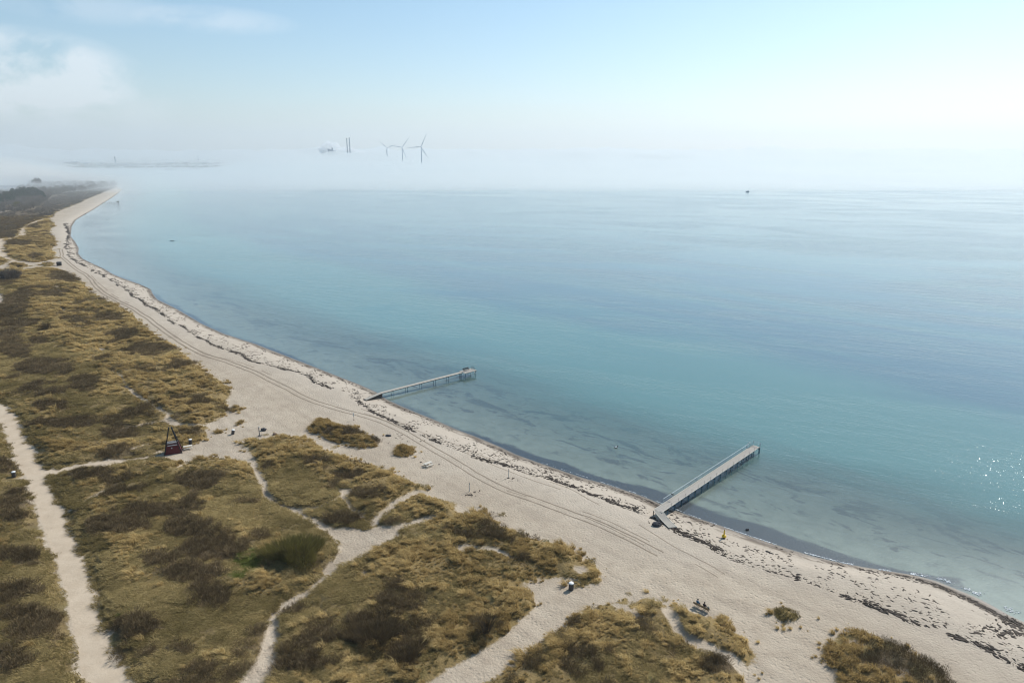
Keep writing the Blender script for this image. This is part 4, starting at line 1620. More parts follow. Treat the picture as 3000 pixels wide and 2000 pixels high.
# ------------------------------------------------------------------ tyre tracks: two ruts each with pushed-up edges
TRACKS = [
    [(178, 730), (182, 753), (204, 772), (223, 788), (252, 804), (268, 820), (280, 839), (303, 858), (344, 880), (398, 909), (446, 941), (491, 976), (542, 1008), (590, 1037),
     (670, 1062), (749, 1091), (820, 1128), (907, 1172), (987, 1197), (1051, 1212), (1114, 1232), (1178, 1261), (1242, 1299), (1306, 1337), (1370, 1375), (1449, 1420), (1542, 1458), (1640, 1492), (1740, 1528), (1842, 1575), (1940, 1625)],
    [(1050, 1200), (1114, 1222), (1178, 1246), (1240, 1275), (1319, 1300), (1398, 1335), (1497, 1376), (1574, 1405), (1654, 1430), (1701, 1456), (1749, 1486), (1859, 1538), (1944, 1593), (2029, 1636), (2120, 1690)],
    [(1480, 1440), (1600, 1478), (1700, 1502), (1800, 1545), (1900, 1596)],
    [(500, 985), (560, 1020), (620, 1046), (700, 1064), (790, 1100)],
    [(255, 800), (290, 835), (330, 868), (380, 893)],
]
SUBTLE = {1, 2, 3, 4}
mbv, mbf = [], []
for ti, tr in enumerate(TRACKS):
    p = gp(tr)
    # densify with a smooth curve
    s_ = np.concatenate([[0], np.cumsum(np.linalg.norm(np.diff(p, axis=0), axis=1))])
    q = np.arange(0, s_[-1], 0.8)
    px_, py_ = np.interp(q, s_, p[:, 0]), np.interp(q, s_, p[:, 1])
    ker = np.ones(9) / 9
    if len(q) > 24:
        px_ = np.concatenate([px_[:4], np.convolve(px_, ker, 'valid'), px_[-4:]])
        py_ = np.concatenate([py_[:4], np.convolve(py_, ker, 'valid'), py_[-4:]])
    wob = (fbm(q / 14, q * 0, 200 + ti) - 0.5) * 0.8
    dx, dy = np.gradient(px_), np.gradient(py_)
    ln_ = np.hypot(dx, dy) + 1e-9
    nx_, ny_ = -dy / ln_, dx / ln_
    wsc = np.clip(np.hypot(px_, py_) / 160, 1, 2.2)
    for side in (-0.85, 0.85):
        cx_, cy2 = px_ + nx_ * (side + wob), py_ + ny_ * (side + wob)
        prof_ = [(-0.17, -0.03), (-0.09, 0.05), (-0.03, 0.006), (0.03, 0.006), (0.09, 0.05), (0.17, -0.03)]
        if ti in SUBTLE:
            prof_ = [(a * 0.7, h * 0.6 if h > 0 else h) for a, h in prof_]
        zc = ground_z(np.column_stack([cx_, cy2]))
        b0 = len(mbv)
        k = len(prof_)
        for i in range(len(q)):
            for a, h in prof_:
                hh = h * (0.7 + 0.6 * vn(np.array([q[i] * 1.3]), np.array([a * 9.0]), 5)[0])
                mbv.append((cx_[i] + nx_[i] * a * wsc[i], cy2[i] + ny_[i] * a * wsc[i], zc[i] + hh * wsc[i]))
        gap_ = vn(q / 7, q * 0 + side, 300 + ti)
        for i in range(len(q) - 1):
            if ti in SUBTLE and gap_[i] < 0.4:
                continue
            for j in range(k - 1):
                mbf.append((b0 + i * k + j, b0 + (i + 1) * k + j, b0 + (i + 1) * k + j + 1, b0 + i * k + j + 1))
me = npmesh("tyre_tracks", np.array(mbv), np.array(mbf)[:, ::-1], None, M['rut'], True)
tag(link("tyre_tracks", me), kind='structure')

# ------------------------------------------------------------------ jetty with rail (right)
p0 = (at(1914.7, 1494.7, .9) + at(1941, 1498, .9)) / 2
p1 = (at(2206.5, 1304, .9) + at(2227, 1308, .9)) / 2
d = (p1 - p0)[:2]
LJ = float(np.hypot(*d))
ang = math.atan2(d[1], d[0])
W = 1.75
j2 = empty("railed_jetty", (p0[0], p0[1], 0), ang, "long bathing jetty with a steel handrail along one side and a sloped ramp", "jetty", "bathing jetties reaching into the sea")
DZ = 0.9
mb = MB()
x = 0.02
while x < LJ - 0.1:
    mb.box((x + 0.065, 0, DZ - 0.02 + random.uniform(-.006, .006)), (0.128, W - 0.16, 0.04), Matrix.Rotation(random.uniform(-.004, .004), 3, 'Z'))
    x += 0.15
tag(mb.build("deck_planks", M['plank2'], j2), kind='stuff')
for s in (-1, 1):
    MB().box((LJ / 2, s * (W / 2 - 0.04), DZ + 0.015), (LJ, 0.09, 0.12)).build("edge_board", M['palewood'], j2)
    MB().box((LJ / 2, s * (W / 2 - 0.35), DZ - 0.17), (LJ - 0.1, 0.12, 0.24)).build("beam", M['darkwood'], j2)
nseg = 16
for i in range(nseg):
    xx = 2.2 + (LJ - 2.6) * i / (nseg - 1)
    MB().box((xx, 0, DZ - 0.36), (0.14, W + 0.1, 0.14)).build("cross_beam", M['darkwood'], j2)
    for s in (-1, 1):
        bot = -1.9 if xx > 3 else -1.2
        MB().tube((xx, s * (W / 2 - 0.1), bot), (xx, s * (W / 2 - 0.1), DZ - 0.3), 0.075, 0.075, 8).build("pile", M['bluesteel'], j2)
npost = 16
for i in range(npost):
    xx = 3.2 + (LJ - 4.0) * i / (npost - 1)
    MB().tube((xx, W / 2 + 0.03, DZ - 0.25), (xx, W / 2 + 0.03, DZ + 1.0), 0.035, 0.035, 6).build("rail_post", M['steel'], j2)
    MB().tube((xx + .1, -W / 2 - 0.03, DZ - 0.25), (xx + .1, -W / 2 - 0.03, DZ + 0.85), 0.028, 0.028, 6).build("side_post", M['postgrey'], j2)
MB().tube((3.2, W / 2 + 0.03, DZ + 1.0), (LJ - 2.4, W / 2 + 0.03, DZ + 1.0), 0.055, 0.055, 6).build("hand_rail", M['steel'], j2)
MB().tube((3.2, W / 2 + 0.03, DZ + 0.5), (LJ - 2.4, W / 2 + 0.03, DZ + 0.5), 0.04, 0.04, 6).build("middle_rail", M['steel'], j2)
lx = LJ - 2.0
for dx_ in (0.0, 0.6):
    MB().path([(lx + dx_, W / 2 - 0.1, DZ), (lx + dx_, W / 2 - 0.05, DZ + 0.95), (lx + dx_, W / 2 + 0.3, DZ + 1.1), (lx + dx_, W / 2 + 0.65, DZ + 0.5),
               (lx + dx_, W / 2 + 0.75, -1.2)], 0.04).build("ladder_rail", M['steel'], j2)
for k in range(6):
    MB().tube((lx, W / 2 + 0.68, DZ + 0.2 - 0.3 * k), (lx + 0.6, W / 2 + 0.68, DZ + 0.2 - 0.3 * k), 0.03, 0.03, 6).build("ladder_rung", M['steel'], j2)
MB().path([(LJ - 0.1, W / 2 - 0.05, DZ - 0.2), (LJ - 0.1, W / 2 - 0.05, DZ + 1.05), (LJ - 0.1, -W / 2, DZ + 1.05), (LJ - 0.1, -W / 2, DZ - 0.2)], 0.05).build("end_rail", M['steel'], j2)
MB().path([(LJ - 0.1, W / 2 - 0.05, DZ + .55), (LJ - 0.1, -W / 2, DZ + .55)], 0.035).build("end_rail", M['steel'], j2)
for s in (-1, 1):
    MB().tube((LJ - 0.12, s * (W / 2 - 0.02), -1.9), (LJ - 0.12, s * (W / 2 - 0.02), DZ - 0.1), 0.09, 0.09, 8).build("pile", M['bluesteel'], j2)
# sloped ramp, two panels, turning back along the beach
Ri = Matrix.Rotation(-ang, 2)


def loc2(pt):
    v = Ri @ Vector((pt[0] - p0[0], pt[1] - p0[1]))
    return (v.x, v.y)


ra, rb = loc2(at(1914.7, 1494.7, DZ)), loc2(at(1941, 1498, DZ))
rc, rd_ = loc2(at(1959.6, 1544.7, .12)), loc2(at(1983, 1542.7, .12))
rm, rn_ = tuple((ra[i] * .44 + rc[i] * .56) for i in (0, 1)), tuple((rb[i] * .44 + rd_[i] * .56) for i in (0, 1))
zm = 0.28
for (a, b2, za), (c_, d_, zb) in (((ra, rb, DZ), (rm, rn_, zm)), ((rm, rn_, zm - 0.012), (rc, rd_, .10))):
    lo = [(a[0], a[1], za - .1), (b2[0], b2[1], za - .1), (d_[0], d_[1], zb - .1), (c_[0], c_[1], zb - .1)]
    hi = [(q[0], q[1], q[2] + .1 - .006) for q in lo]
    rp = MB().hull8(lo, hi).build("ramp_panel", M['plank'], j2)
    nsl = 11
    for i in range(nsl):
        t0, t1 = i / nsl + 0.006, (i + 1) / nsl - 0.012
        def L3(t, u_):
            xa = [a[k] + (c_[k] - a[k]) * t for k in (0, 1)]
            xb = [b2[k] + (d_[k] - b2[k]) * t for k in (0, 1)]
            return (xa[0] + (xb[0] - xa[0]) * u_, xa[1] + (xb[1] - xa[1]) * u_, za + (zb - za) * t)
        lo = [L3(t0, .04), L3(t0, .96), L3(t1, .96), L3(t1, .04)]
        MB().hull8(lo, [(q[0], q[1], q[2] + .03) for q in lo]).build("plank", M['plank'], rp)
    MB().beam((a[0], a[1], za + .01), (c_[0], c_[1], zb + .01), .09, .1).build("edge_board", M['palewood'], rp)
    MB().beam((b2[0], b2[1], za + .01), (d_[0], d_[1], zb + .01), .09, .1).build("edge_board", M['palewood'], rp)
for q, zt in ((ra, DZ), (rb, DZ), (rm, zm), (rn_, zm)):
    MB().tube((q[0], q[1], -1.0), (q[0], q[1], zt - .1), .08, .08, 6).build("pile", M['darkwood'], j2)

# ------------------------------------------------------------------ jetty with end platform and bench (centre)
q0 = at(1066, 1167, .1)
q1 = at(1116.5, 1150, .85)
q2_ = at(1352, 1090, .85)
d = (q2_ - q1)[:2]
L1_ = float(np.hypot(*d))
ang1 = math.atan2(d[1], d[0])
j1 = empty("platform_jetty", (q1[0], q1[1], 0), ang1, "plain bathing jetty without handrail ending in a wider platform with a bench", "jetty", "bathing jetties reaching into the sea")
W1_ = 1.25
DZ1 = 0.85
LR = float(np.hypot(*(q0 - q1)[:2]))
mb = MB()
x = 0.02
while x < L1_:
    mb.box((x + .07, 0, DZ1 - .02 + random.uniform(-.008, .008)), (.13, W1_, .04))
    x += .152
tag(mb.build("deck_planks", M['plank'], j1), kind='stuff')
mb = MB()
for i in range(int(LR / .16)):
    t_ = i * .16 + .08
    z_ = DZ1 - (DZ1 - 0.05) * t_ / LR
    mb.box((-t_, 0, z_ - .02), (.14, W1_, .04), Matrix.Rotation(-math.atan2(DZ1 - .05, LR), 3, 'Y'))
tag(mb.build("ramp_planks", M['plank'], j1), kind='stuff')
for s in (-1, 1):
    MB().box((L1_ / 2, s * (W1_ / 2 - .12), DZ1 - .13), (L1_, .1, .18)).build("beam", M['darkwood'], j1)
    MB().hull8([(-LR, s * W1_ * .46 - .05, -.25), (0, s * W1_ * .46 - .05, -.25), (0, s * W1_ * .46 + .05, -.25), (-LR, s * W1_ * .46 + .05, -.25)],
               [(-LR, s * W1_ * .46 - .05, .0), (0, s * W1_ * .46 - .05, DZ1 - .06), (0, s * W1_ * .46 + .05, DZ1 - .06), (-LR, s * W1_ * .46 + .05, .0)]).build("ramp_side", M['darkwood'], j1)
for i in range(6):
    xx = L1_ * (0.125 + 0.172 * i)
    for s in (-1, 1):
        MB().tube((xx, s * (W1_ / 2 - .1), -1.8), (xx, s * (W1_ / 2 - .1), DZ1 - .05), .065, .065, 8).build("pile", M['bluesteel'], j1)
    MB().box((xx, 0, DZ1 - .28), (.12, W1_ + .1, .12)).build("cross_beam", M['darkwood'], j1)
PL, PW = 4.6, 3.0
mb = MB()
x = L1_ + .02
while x < L1_ + PL:
    mb.box((x + .07, -0.3, DZ1 + .03), (.13, PW, .04))
    x += .152
tag(mb.build("platform_planks", M['plank2'], j1), kind='stuff')
MB().box((L1_ + PL / 2, -.3 - PW / 2 + .05, DZ1 - .09), (PL, .1, .18)).build("beam", M['palewood'], j1)
MB().box((L1_ + PL / 2, -.3 + PW / 2 - .05, DZ1 - .09), (PL, .1, .18)).build("beam", M['darkwood'], j1)
for xx in (L1_ + .3, L1_ + PL - .3):
    for yy_ in (-.3 - PW / 2 + .2, -.3 + PW / 2 - .2):
        MB().tube((xx, yy_, -1.9), (xx, yy_, DZ1), .07, .07, 8).build("pile", M['bluesteel'], j1)
for dy_ in (-.5, .1):
    xe = L1_ + PL
    MB().path([(xe - .5, dy_, DZ1), (xe - .45, dy_, DZ1 + 1.0), (xe - .05, dy_, DZ1 + .95), (xe + .5, dy_, -.1), (xe + .8, dy_, -1.3)], .045).build("ladder_rail", M['darkwood'], j1)
mb = MB()
for k in range(5):
    t_ = k / 4
    mb.box((xe + .2 + .5 * t_, -.2, .5 - 1.2 * t_), (.12, .6, .04))
mb.build("ladder_steps", M['palewood'], j1)


def make_bench(name, loc, rz, label, wood, metal, length=2.0, group=None):
    """slatted bench with backrest, local +Y faces forward"""
    e = empty(name, loc, rz, label, "bench", group)
    for i in range(3):
        MB().box((0, -0.16 + .17 * i, .45), (length, .14, .045)).build("seat_slat", wood, e)
    for i in range(3):
        MB().box((0, -.34 - .03 * i, .60 + .13 * i), (length, .035, .115), Matrix.Rotation(.22, 3, 'X')).build("back_slat", wood, e)
    for s in (-1, 1):
        xx = s * (length / 2 - .25)
        MB().beam((xx, .2, 0), (xx, .12, .42), .06, .06).build("leg", metal, e)
        MB().path([(xx, -.28, 0), (xx, -.26, .42), (xx, -.42, .92)], .03).build("leg", metal, e)
        MB().beam((xx, -.28, .41), (xx, .2, .41), .06, .04).build("seat_support", metal, e)
    return e


bp = at(1366, 1086, DZ1 + .05)
make_bench("jetty_bench", (bp[0], bp[1], DZ1 + .05), ang1 + math.pi, "dark backed bench on the platform at the end of the plain jetty", M['darkwood'], M['darkwood'], 2.3)

# far jetty with a small shelter at its end
fa = at(298, 594, .8)
fb = at(349, 592, .8)
d = (fb - fa)[:2]
LF = float(np.hypot(*d))
j3 = empty("far_jetty", (fa[0], fa[1], 0), math.atan2(d[1], d[0]), "tiny far jetty with a small shelter at its end off the distant beach", "jetty", "bathing jetties reaching into the sea")
MB().box((LF / 2, 0, .8), (LF, 1.8, .2)).build("deck", M['plank'], j3)
for i in range(8):
    for s in (-1, 1):
        MB().tube((1 + (LF - 2) * i / 7, s * .7, -2), (1 + (LF - 2) * i / 7, s * .7, .7), .12, .12, 6).build("pile", M['darkwood'], j3)
MB().box((LF - 1.6, .4, 1.5), (2.6, .2, 1.1)).box((LF - 1.6, 0, 2.05), (2.9, 1.4, .12)).build("shelter", M['plank2'], j3)
for sx_ in (-1.2, 1.2):
    for s in (-.5, .5):
        MB().tube((LF - 1.6 + sx_, s, .9), (LF - 1.6 + sx_, s, 2.0), .07, .07, 6).build("shelter_post", M['darkwood'], j3)

# ------------------------------------------------------------------ red pyramid hut with four black poles
ca, cb = at(482, 1332, .1), at(533, 1326, .1)
d = (cb - ca)[:2]
WF = float(np.hypot(*d))
hang = math.atan2(d[1], d[0]) + 0.10
DPT = WF * 0.62
fwd = np.array([-math.sin(hang), math.cos(hang)])
hc = (ca[:2] + cb[:2]) / 2 + fwd * DPT / 2
hz0 = gz(*hc)
hut = empty("pyramid_hut", (hc[0], hc[1], hz0 - .1), hang, "dark red sloped hut with four black poles meeting above, beside the side path", "hut")
HT, HD = 6.3, 2.55
bx, by = WF / 2, DPT / 2
tx, ty = .26, .10


def hp(sx_, sy_, z):
    t = z / HT
    return Vector((sx_ * (bx + (tx - bx) * t), sy_ * (by + (ty - by) * t), z))


for sx_, sy_ in ((-1, -1), (1, -1), (1, 1), (-1, 1)):
    MB().beam(hp(sx_, sy_, -.1) * 1.0, hp(sx_, sy_, HT), .24, .24).build("pole", M['black'], hut)
cr = [(-1, -1), (1, -1), (1, 1), (-1, 1)]
for k in range(4):
    (a0, a1), (c0, c1) = cr[k], cr[(k + 1) % 4]
    wl = empty("wall", (0, 0, 0))
    wl.parent = hut
    nb_ = 9
    for i in range(nb_):                                   # boards laid one above another
        z0_, z1_ = HD * i / nb_ + .006, HD * (i + 1) / nb_ - .006
        lo = [hp(a0, a1, z0_) * .985, hp(c0, c1, z0_) * .985]
        hi = [hp(a0, a1, z1_) * .985, hp(c0, c1, z1_) * .985]
        for q, zz_ in ((lo, z0_), (hi, z1_)):
            for v in q:
                v.z = zz_
        inn = [Vector((v.x * .96, v.y * .96, v.z)) for v in lo], [Vector((v.x * .96, v.y * .96, v.z)) for v in hi]
        MB().hull8([lo[0], lo[1], inn[0][1], inn[0][0]], [hi[0], hi[1], inn[1][1], inn[1][0]]).build("board", M['red'], wl)
rl = [hp(a, b2, HD) * 1.03 for a, b2 in cr]
for v in rl:
    v.z = HD + .005
MB().hull8(rl, [v + Vector((0, 0, .12)) for v in rl]).build("roof", M['deckgrey'], hut)
fn = Vector((0, -1, 0))
ql, qr = hp(-.75, -1, HD * .86), hp(.8, -1, HD * .86)
MB().beam(ql + fn * .10, qr + fn * .10, .05, .16).build("sign_board", M['white'], hut)
MB().box(hp(-.12, -1, HD * .62) + fn * .08, (.24, .05, .2)).build("notice", M['white'], hut)


# ------------------------------------------------------------------ litter bins, posts, tables
def bin_proto():
    e = empty("litter_bin", (0, 0, 0))
    tag(e, None, "litter bin", "round litter bins by the paths")
    MB().lathe([(.30, 0), (.33, .05), (.33, .98), (.31, 1.02)], n=20).build("body", M['concrete'], e, True)
    MB().lathe([(.36, 1.03), (.37, 1.08), (.30, 1.16), (.05, 1.18)], n=20).build("lid", M['white'], e, True)
    mb_ = MB()
    for k in range(16):
        a = k * math.pi / 8
        mb_.box((math.cos(a) * .335, math.sin(a) * .335, .5), (.03, .05, .9), Matrix.Rotation(a, 3, 'Z'))
    mb_.build("ribs", M['concrete'], e)
    return e


bp0 = bin_proto()
for i, (px, py, s, tilt, lab) in enumerate(((1673, 1727, 1.12, 0, "white lidded dark litter bin at the sandy dune tip near the bench with people"),
                                            (682, 1271, 1.05, .18, "tilted dark litter bin with white lid on the open sand left of the shower post"),
                                            (43, 1401, 1.1, 0, "white lidded litter bin in the grass at the left edge of the gravel path"),
                                            (559, 1301, 1.05, 0, "white lidded litter bin beside the scrub right of the red hut"))):
    o = bp0 if i == 0 else copy_tree(bp0)
    p = at(px, py)[:2]
    o.location = (p[0], p[1], gz(*p) - .02)
    o.rotation_euler = (0, tilt, .4 * i)
    o.scale = (s, s, s)
    o['label'] = lab

p = at(761, 1277)[:2]
e = empty("shower_post", (p[0], p[1], gz(*p)), 0, "tall grey post with a white head on the sand beside a dark boulder", "post")
MB().tube((0, 0, -.2), (-.05, 0, 2.35), .13, .12, 10).build("post", M['postgrey'], e)
MB().box((.12, .02, 2.33), (.26, .2, .2)).build("head", M['white'], e)
MB().box((0, 0, .02), (.9, .9, .06)).build("base_slab", M['concrete'], e)

p = at(1037, 1230)[:2]
e = empty("sign_post", (p[0], p[1], gz(*p)), 0, "thin post with a narrow white sign board near the grass island", "sign")
MB().tube((0, 0, -.2), (-.05, 0, 2.0), .045, .045, 8).build("post", M['postgrey'], e)
MB().box((-.04, -.06, 1.55), (.28, .05, .85)).build("board", M['white'], e)
MB().tube((0, 0, -.02), (0, 0, .22), .13, .10, 8).build("base", M['redrock'], e)

vp = None
for px, py, lab, hh in ((1375, 1440.5, "thin volleyball pole on the sand nearest the dune, dark weed at its foot", 2.05), (1490.5, 1399, "thin volleyball pole on the sand closer to the wrack line", 2.05)):
    if vp is None:
        vp = empty("volleyball_pole", (0, 0, 0), 0, lab, "pole", "volleyball poles on the beach")
        MB().tube((0, 0, -.3), (0, 0, hh), .055, .05, 8).build("pole", M['bluesteel'], vp)
        MB().tube((0, 0, hh - .02), (0, 0, hh + .03), .07, .06, 8).build("cap", M['black'], vp)
        mb_ = MB().box((.07, 0, hh - .3), (.09, .06, .12))
        mb_.build("net_hook", M['black'], vp)
        o = vp
    else:
        o = copy_tree(vp)
        o['label'] = lab
    p = at(px, py)[:2]
    o.location = (p[0], p[1], gz(*p))


def picnic(loc, rz, label, wood):
    e = empty("picnic_table", loc, rz, label, "picnic table", "picnic tables on the sand")
    for i in range(5):
        MB().box((0, -.32 + .16 * i, .74), (1.9, .145, .045)).build("table_plank", wood, e)
    for s in (-1, 1):
        for k in (0, 1):
            MB().box((0, s * (.66 + .15 * k), .44), (1.9, .135, .045)).build("seat_plank", wood, e)
    for s in (-1, 1):
        xx = s * .7
        MB().beam((xx, -.72, 0), (xx, -.22, .70), .05, .1).build("leg", wood, e)
        MB().beam((xx, .72, 0), (xx, .22, .70), .05, .1).build("leg", wood, e)
        MB().box((xx + .06, 0, .385), (.05, 1.6, .1)).build("cross_bar", wood, e)
    return e


p = at(1254, 1364)[:2]
pv = at(1272, 1355)[:2] - at(1238, 1368)[:2]
picnic((p[0], p[1], gz(*p)), math.atan2(pv[1], pv[0]), "pale weathered picnic table alone on the open beach below the grass island", M['palewood'])
p = at(551, 1314)[:2]
picnic((p[0], p[1], gz(*p)), hang + .1, "pale picnic table on the sand right beside the red hut", M['palewood'])


def rock(name, px, py, sx_, sy_, sz_, mat, label, seed, group=None):
    r = np.random.default_rng(seed)
    p = at(px, py)[:2]
    e = MB()
    n, m_ = 10, 6
    for i in range(m_ + 1):
        th = math.pi * i / m_
        for j in range(n):
            ph = 2 * math.pi * j / n
            k = 1 + .3 * (r.random() - .5) if 0 < i < m_ else 1
            e.v.append((sx_ * k * math.sin(th) * math.cos(ph), sy_ * k * math.sin(th) * math.sin(ph), sz_ * k * math.cos(th)))
    for i in range(m_):
        for j in range(n):
            a, b2 = i * n + j, i * n + (j + 1) % n
            e.f.append((a, a + n, b2 + n, b2))
    z = gz(*p) if shore_dist(np.array([p[0]]), np.array([p[1]]))[0] > 0 else SEA
    o = e.build(name, mat, None, False, (p[0], p[1], z + sz_ * .45))
    return tag(o, label, "rock", group)


rock("boulder", 773, 1261, .75, .5, .5, M['rock'], "dark angular boulder on the sand just behind the shower post", 3)
rock("boulder", 806, 1274, .6, .4, .35, M['redrock'], "reddish boulder half buried at the dune edge right of the shower post", 4)
rock("boulder", 1925, 1538, .9, .6, .5, M['rock'], "dark boulder on the sand beside the foot of the railed jetty ramp", 5)
rock("boulder", 1138, 1277, .75, .4, .3, M['rock'], "low dark boulder on the sand right of the grass island", 6)
rock("skerry", 504, 703, 2.1, .5, .2, M['rock'], "flat dark skerry alone in the pale sea off the upper beach", 7)
rock("stone", 313, 642, .6, .5, .25, M['rock'], "tiny dark stone in the sea near the upper beach", 8)
rock("stone", 392, 583, .8, .6, .3, M['rock'], "tiny dark stone in the sea beyond the far jetty", 9)
rock("stone", 2190, 1543, .35, .2, .2, M['rock'], "small dark stone in the weedy shallows behind the yellow buoy", 10)
rock("stone", 250, 626, .9, .6, .4, M['rock'], "dark stone on the waterline of the upper beach", 11)

# driftwood log on the beach near the wrack
p = at(2255, 1612)[:2]
e = empty("driftwood", (p[0], p[1], gz(*p)), math.atan2(*(at(2270, 1618)[:2] - at(2246, 1608)[:2])[::-1]), "dark driftwood log with a raised stub on the pale sand by the water", "driftwood")
MB().tube((-.7, 0, .06), (.7, .05, .08), .09, .06, 7).build("log", M['darkwood'], e)
MB().tube((.0, 0, .08), (.08, .1, .4), .045, .02, 6).build("stub", M['darkwood'], e)

# yellow beach buoy
p = at(2121, 1570)[:2]
e = empty("yellow_buoy", (p[0], p[1], gz(*p)), 0, "yellow marker buoy with a bulging float standing on the sand by the waterline", "buoy")
MB().lathe([(.25, 0), (.27, .12), (.2, .16)], n=16).build("weight", M['black'], e, True)
MB().lathe([(.2, .14), (.36, .24), (.42, .38), (.36, .52), (.18, .64), (.14, .66)], n=18).build("float", M['yellow'], e, True)
MB().lathe([(.14, .65), (.12, 1.0), (.115, 1.5), (.08, 1.58)], n=14).build("mast", M['yellow'], e, True)
MB().lathe([(.075, 1.57), (.075, 1.66), (.03, 1.69)], n=10).build("top_mark", M['darkgreen'], e, True)


# birds
def bird(px, py, z, s, rz, label, belly, back, headm):
    p = at(px, py, z)
    e = empty("sea_bird", (p[0], p[1], z), rz, label, "bird")

    def ell(mb_, c, rx, ry, rz_, n=10, m_=6):
        b0 = len(mb_.v)
        for i in range(m_ + 1):
            th = math.pi * i / m_
            for j in range(n):
                ph = 2 * math.pi * j / n
                mb_.v.append((c[0] + rx * math.sin(th) * math.cos(ph), c[1] + ry * math.sin(th) * math.sin(ph), c[2] + rz_ * math.cos(th)))
        for i in range(m_):
            for j in range(n):
                a, b2 = b0 + i * n + j, b0 + i * n + (j + 1) % n
                mb_.f.append((a, a + n, b2 + n, b2))
    mb_ = MB()
    ell(mb_, (0, 0, .10 * s), .36 * s, .19 * s, .15 * s)
    mb_.tube((-.3 * s, 0, .12 * s), (-.52 * s, 0, .2 * s), .09 * s, .03 * s, 8)
    mb_.tube((.24 * s, 0, .16 * s), (.36 * s, 0, .38 * s), .085 * s, .06 * s, 8)
    mb_.build("body", belly, e, True)
    mb_ = MB()
    ell(mb_, (-.04 * s, 0, .165 * s), .34 * s, .17 * s, .12 * s)
    mb_.build("wings", back, e, True)
    mb_ = MB()
    ell(mb_, (.39 * s, 0, .42 * s), .10 * s, .075 * s, .08 * s)
    mb_.tube((.46 * s, 0, .41 * s), (.6 * s, 0, .39 * s), .03 * s, .012 * s, 6)
    mb_.build("head", headm, e, True)
    return e


bird(1805, 1311, SEA, 1.15, .5, "white backed dark bellied sea bird floating alone in the clear shallows", M['black'], M['white'], M['rock'])
bird(1970, 1449, DZ + 1.04, .7, 2.6, "small dark bird perched on the start of the jetty handrail", M['black'], M['black'], M['black'])

# ------------------------------------------------------------------ bench with two people
ba, bb = at(2037, 1765, .75), at(2070, 1781, .75)
bd = (bb - ba)[:2]
bang = math.atan2(bd[1], bd[0])
bc = (ba[:2] + bb[:2]) / 2 + np.array([-math.sin(bang), math.cos(bang)]) * 0.35
bz = gz(*bc)
make_bench("beach_bench", (bc[0], bc[1], bz), bang, "wooden slatted bench on the sand with two people sitting on it", M['benchwood'], M['darkgreen'], 2.5)


def skin_mesh(name, verts, edges, radii, mat, parent, root=0, sub=1):
    me = bpy.data.meshes.new(name)
    me.from_pydata([Vector(v) for v in verts], edges, [])
    o = link(name, me, parent)
    md = o.modifiers.new("skin", 'SKIN')
    md.use_smooth_shade = True
    for i, r in enumerate(radii):
        sv = me.skin_vertices[0].data[i]
        sv.radius = (r, r) if isinstance(r, (int, float)) else r
        sv.use_root = (i == root)
    s = o.modifiers.new("subdiv", 'SUBSURF')
    s.levels = sub
    s.render_levels = sub
    me.materials.append(mat)
    return o


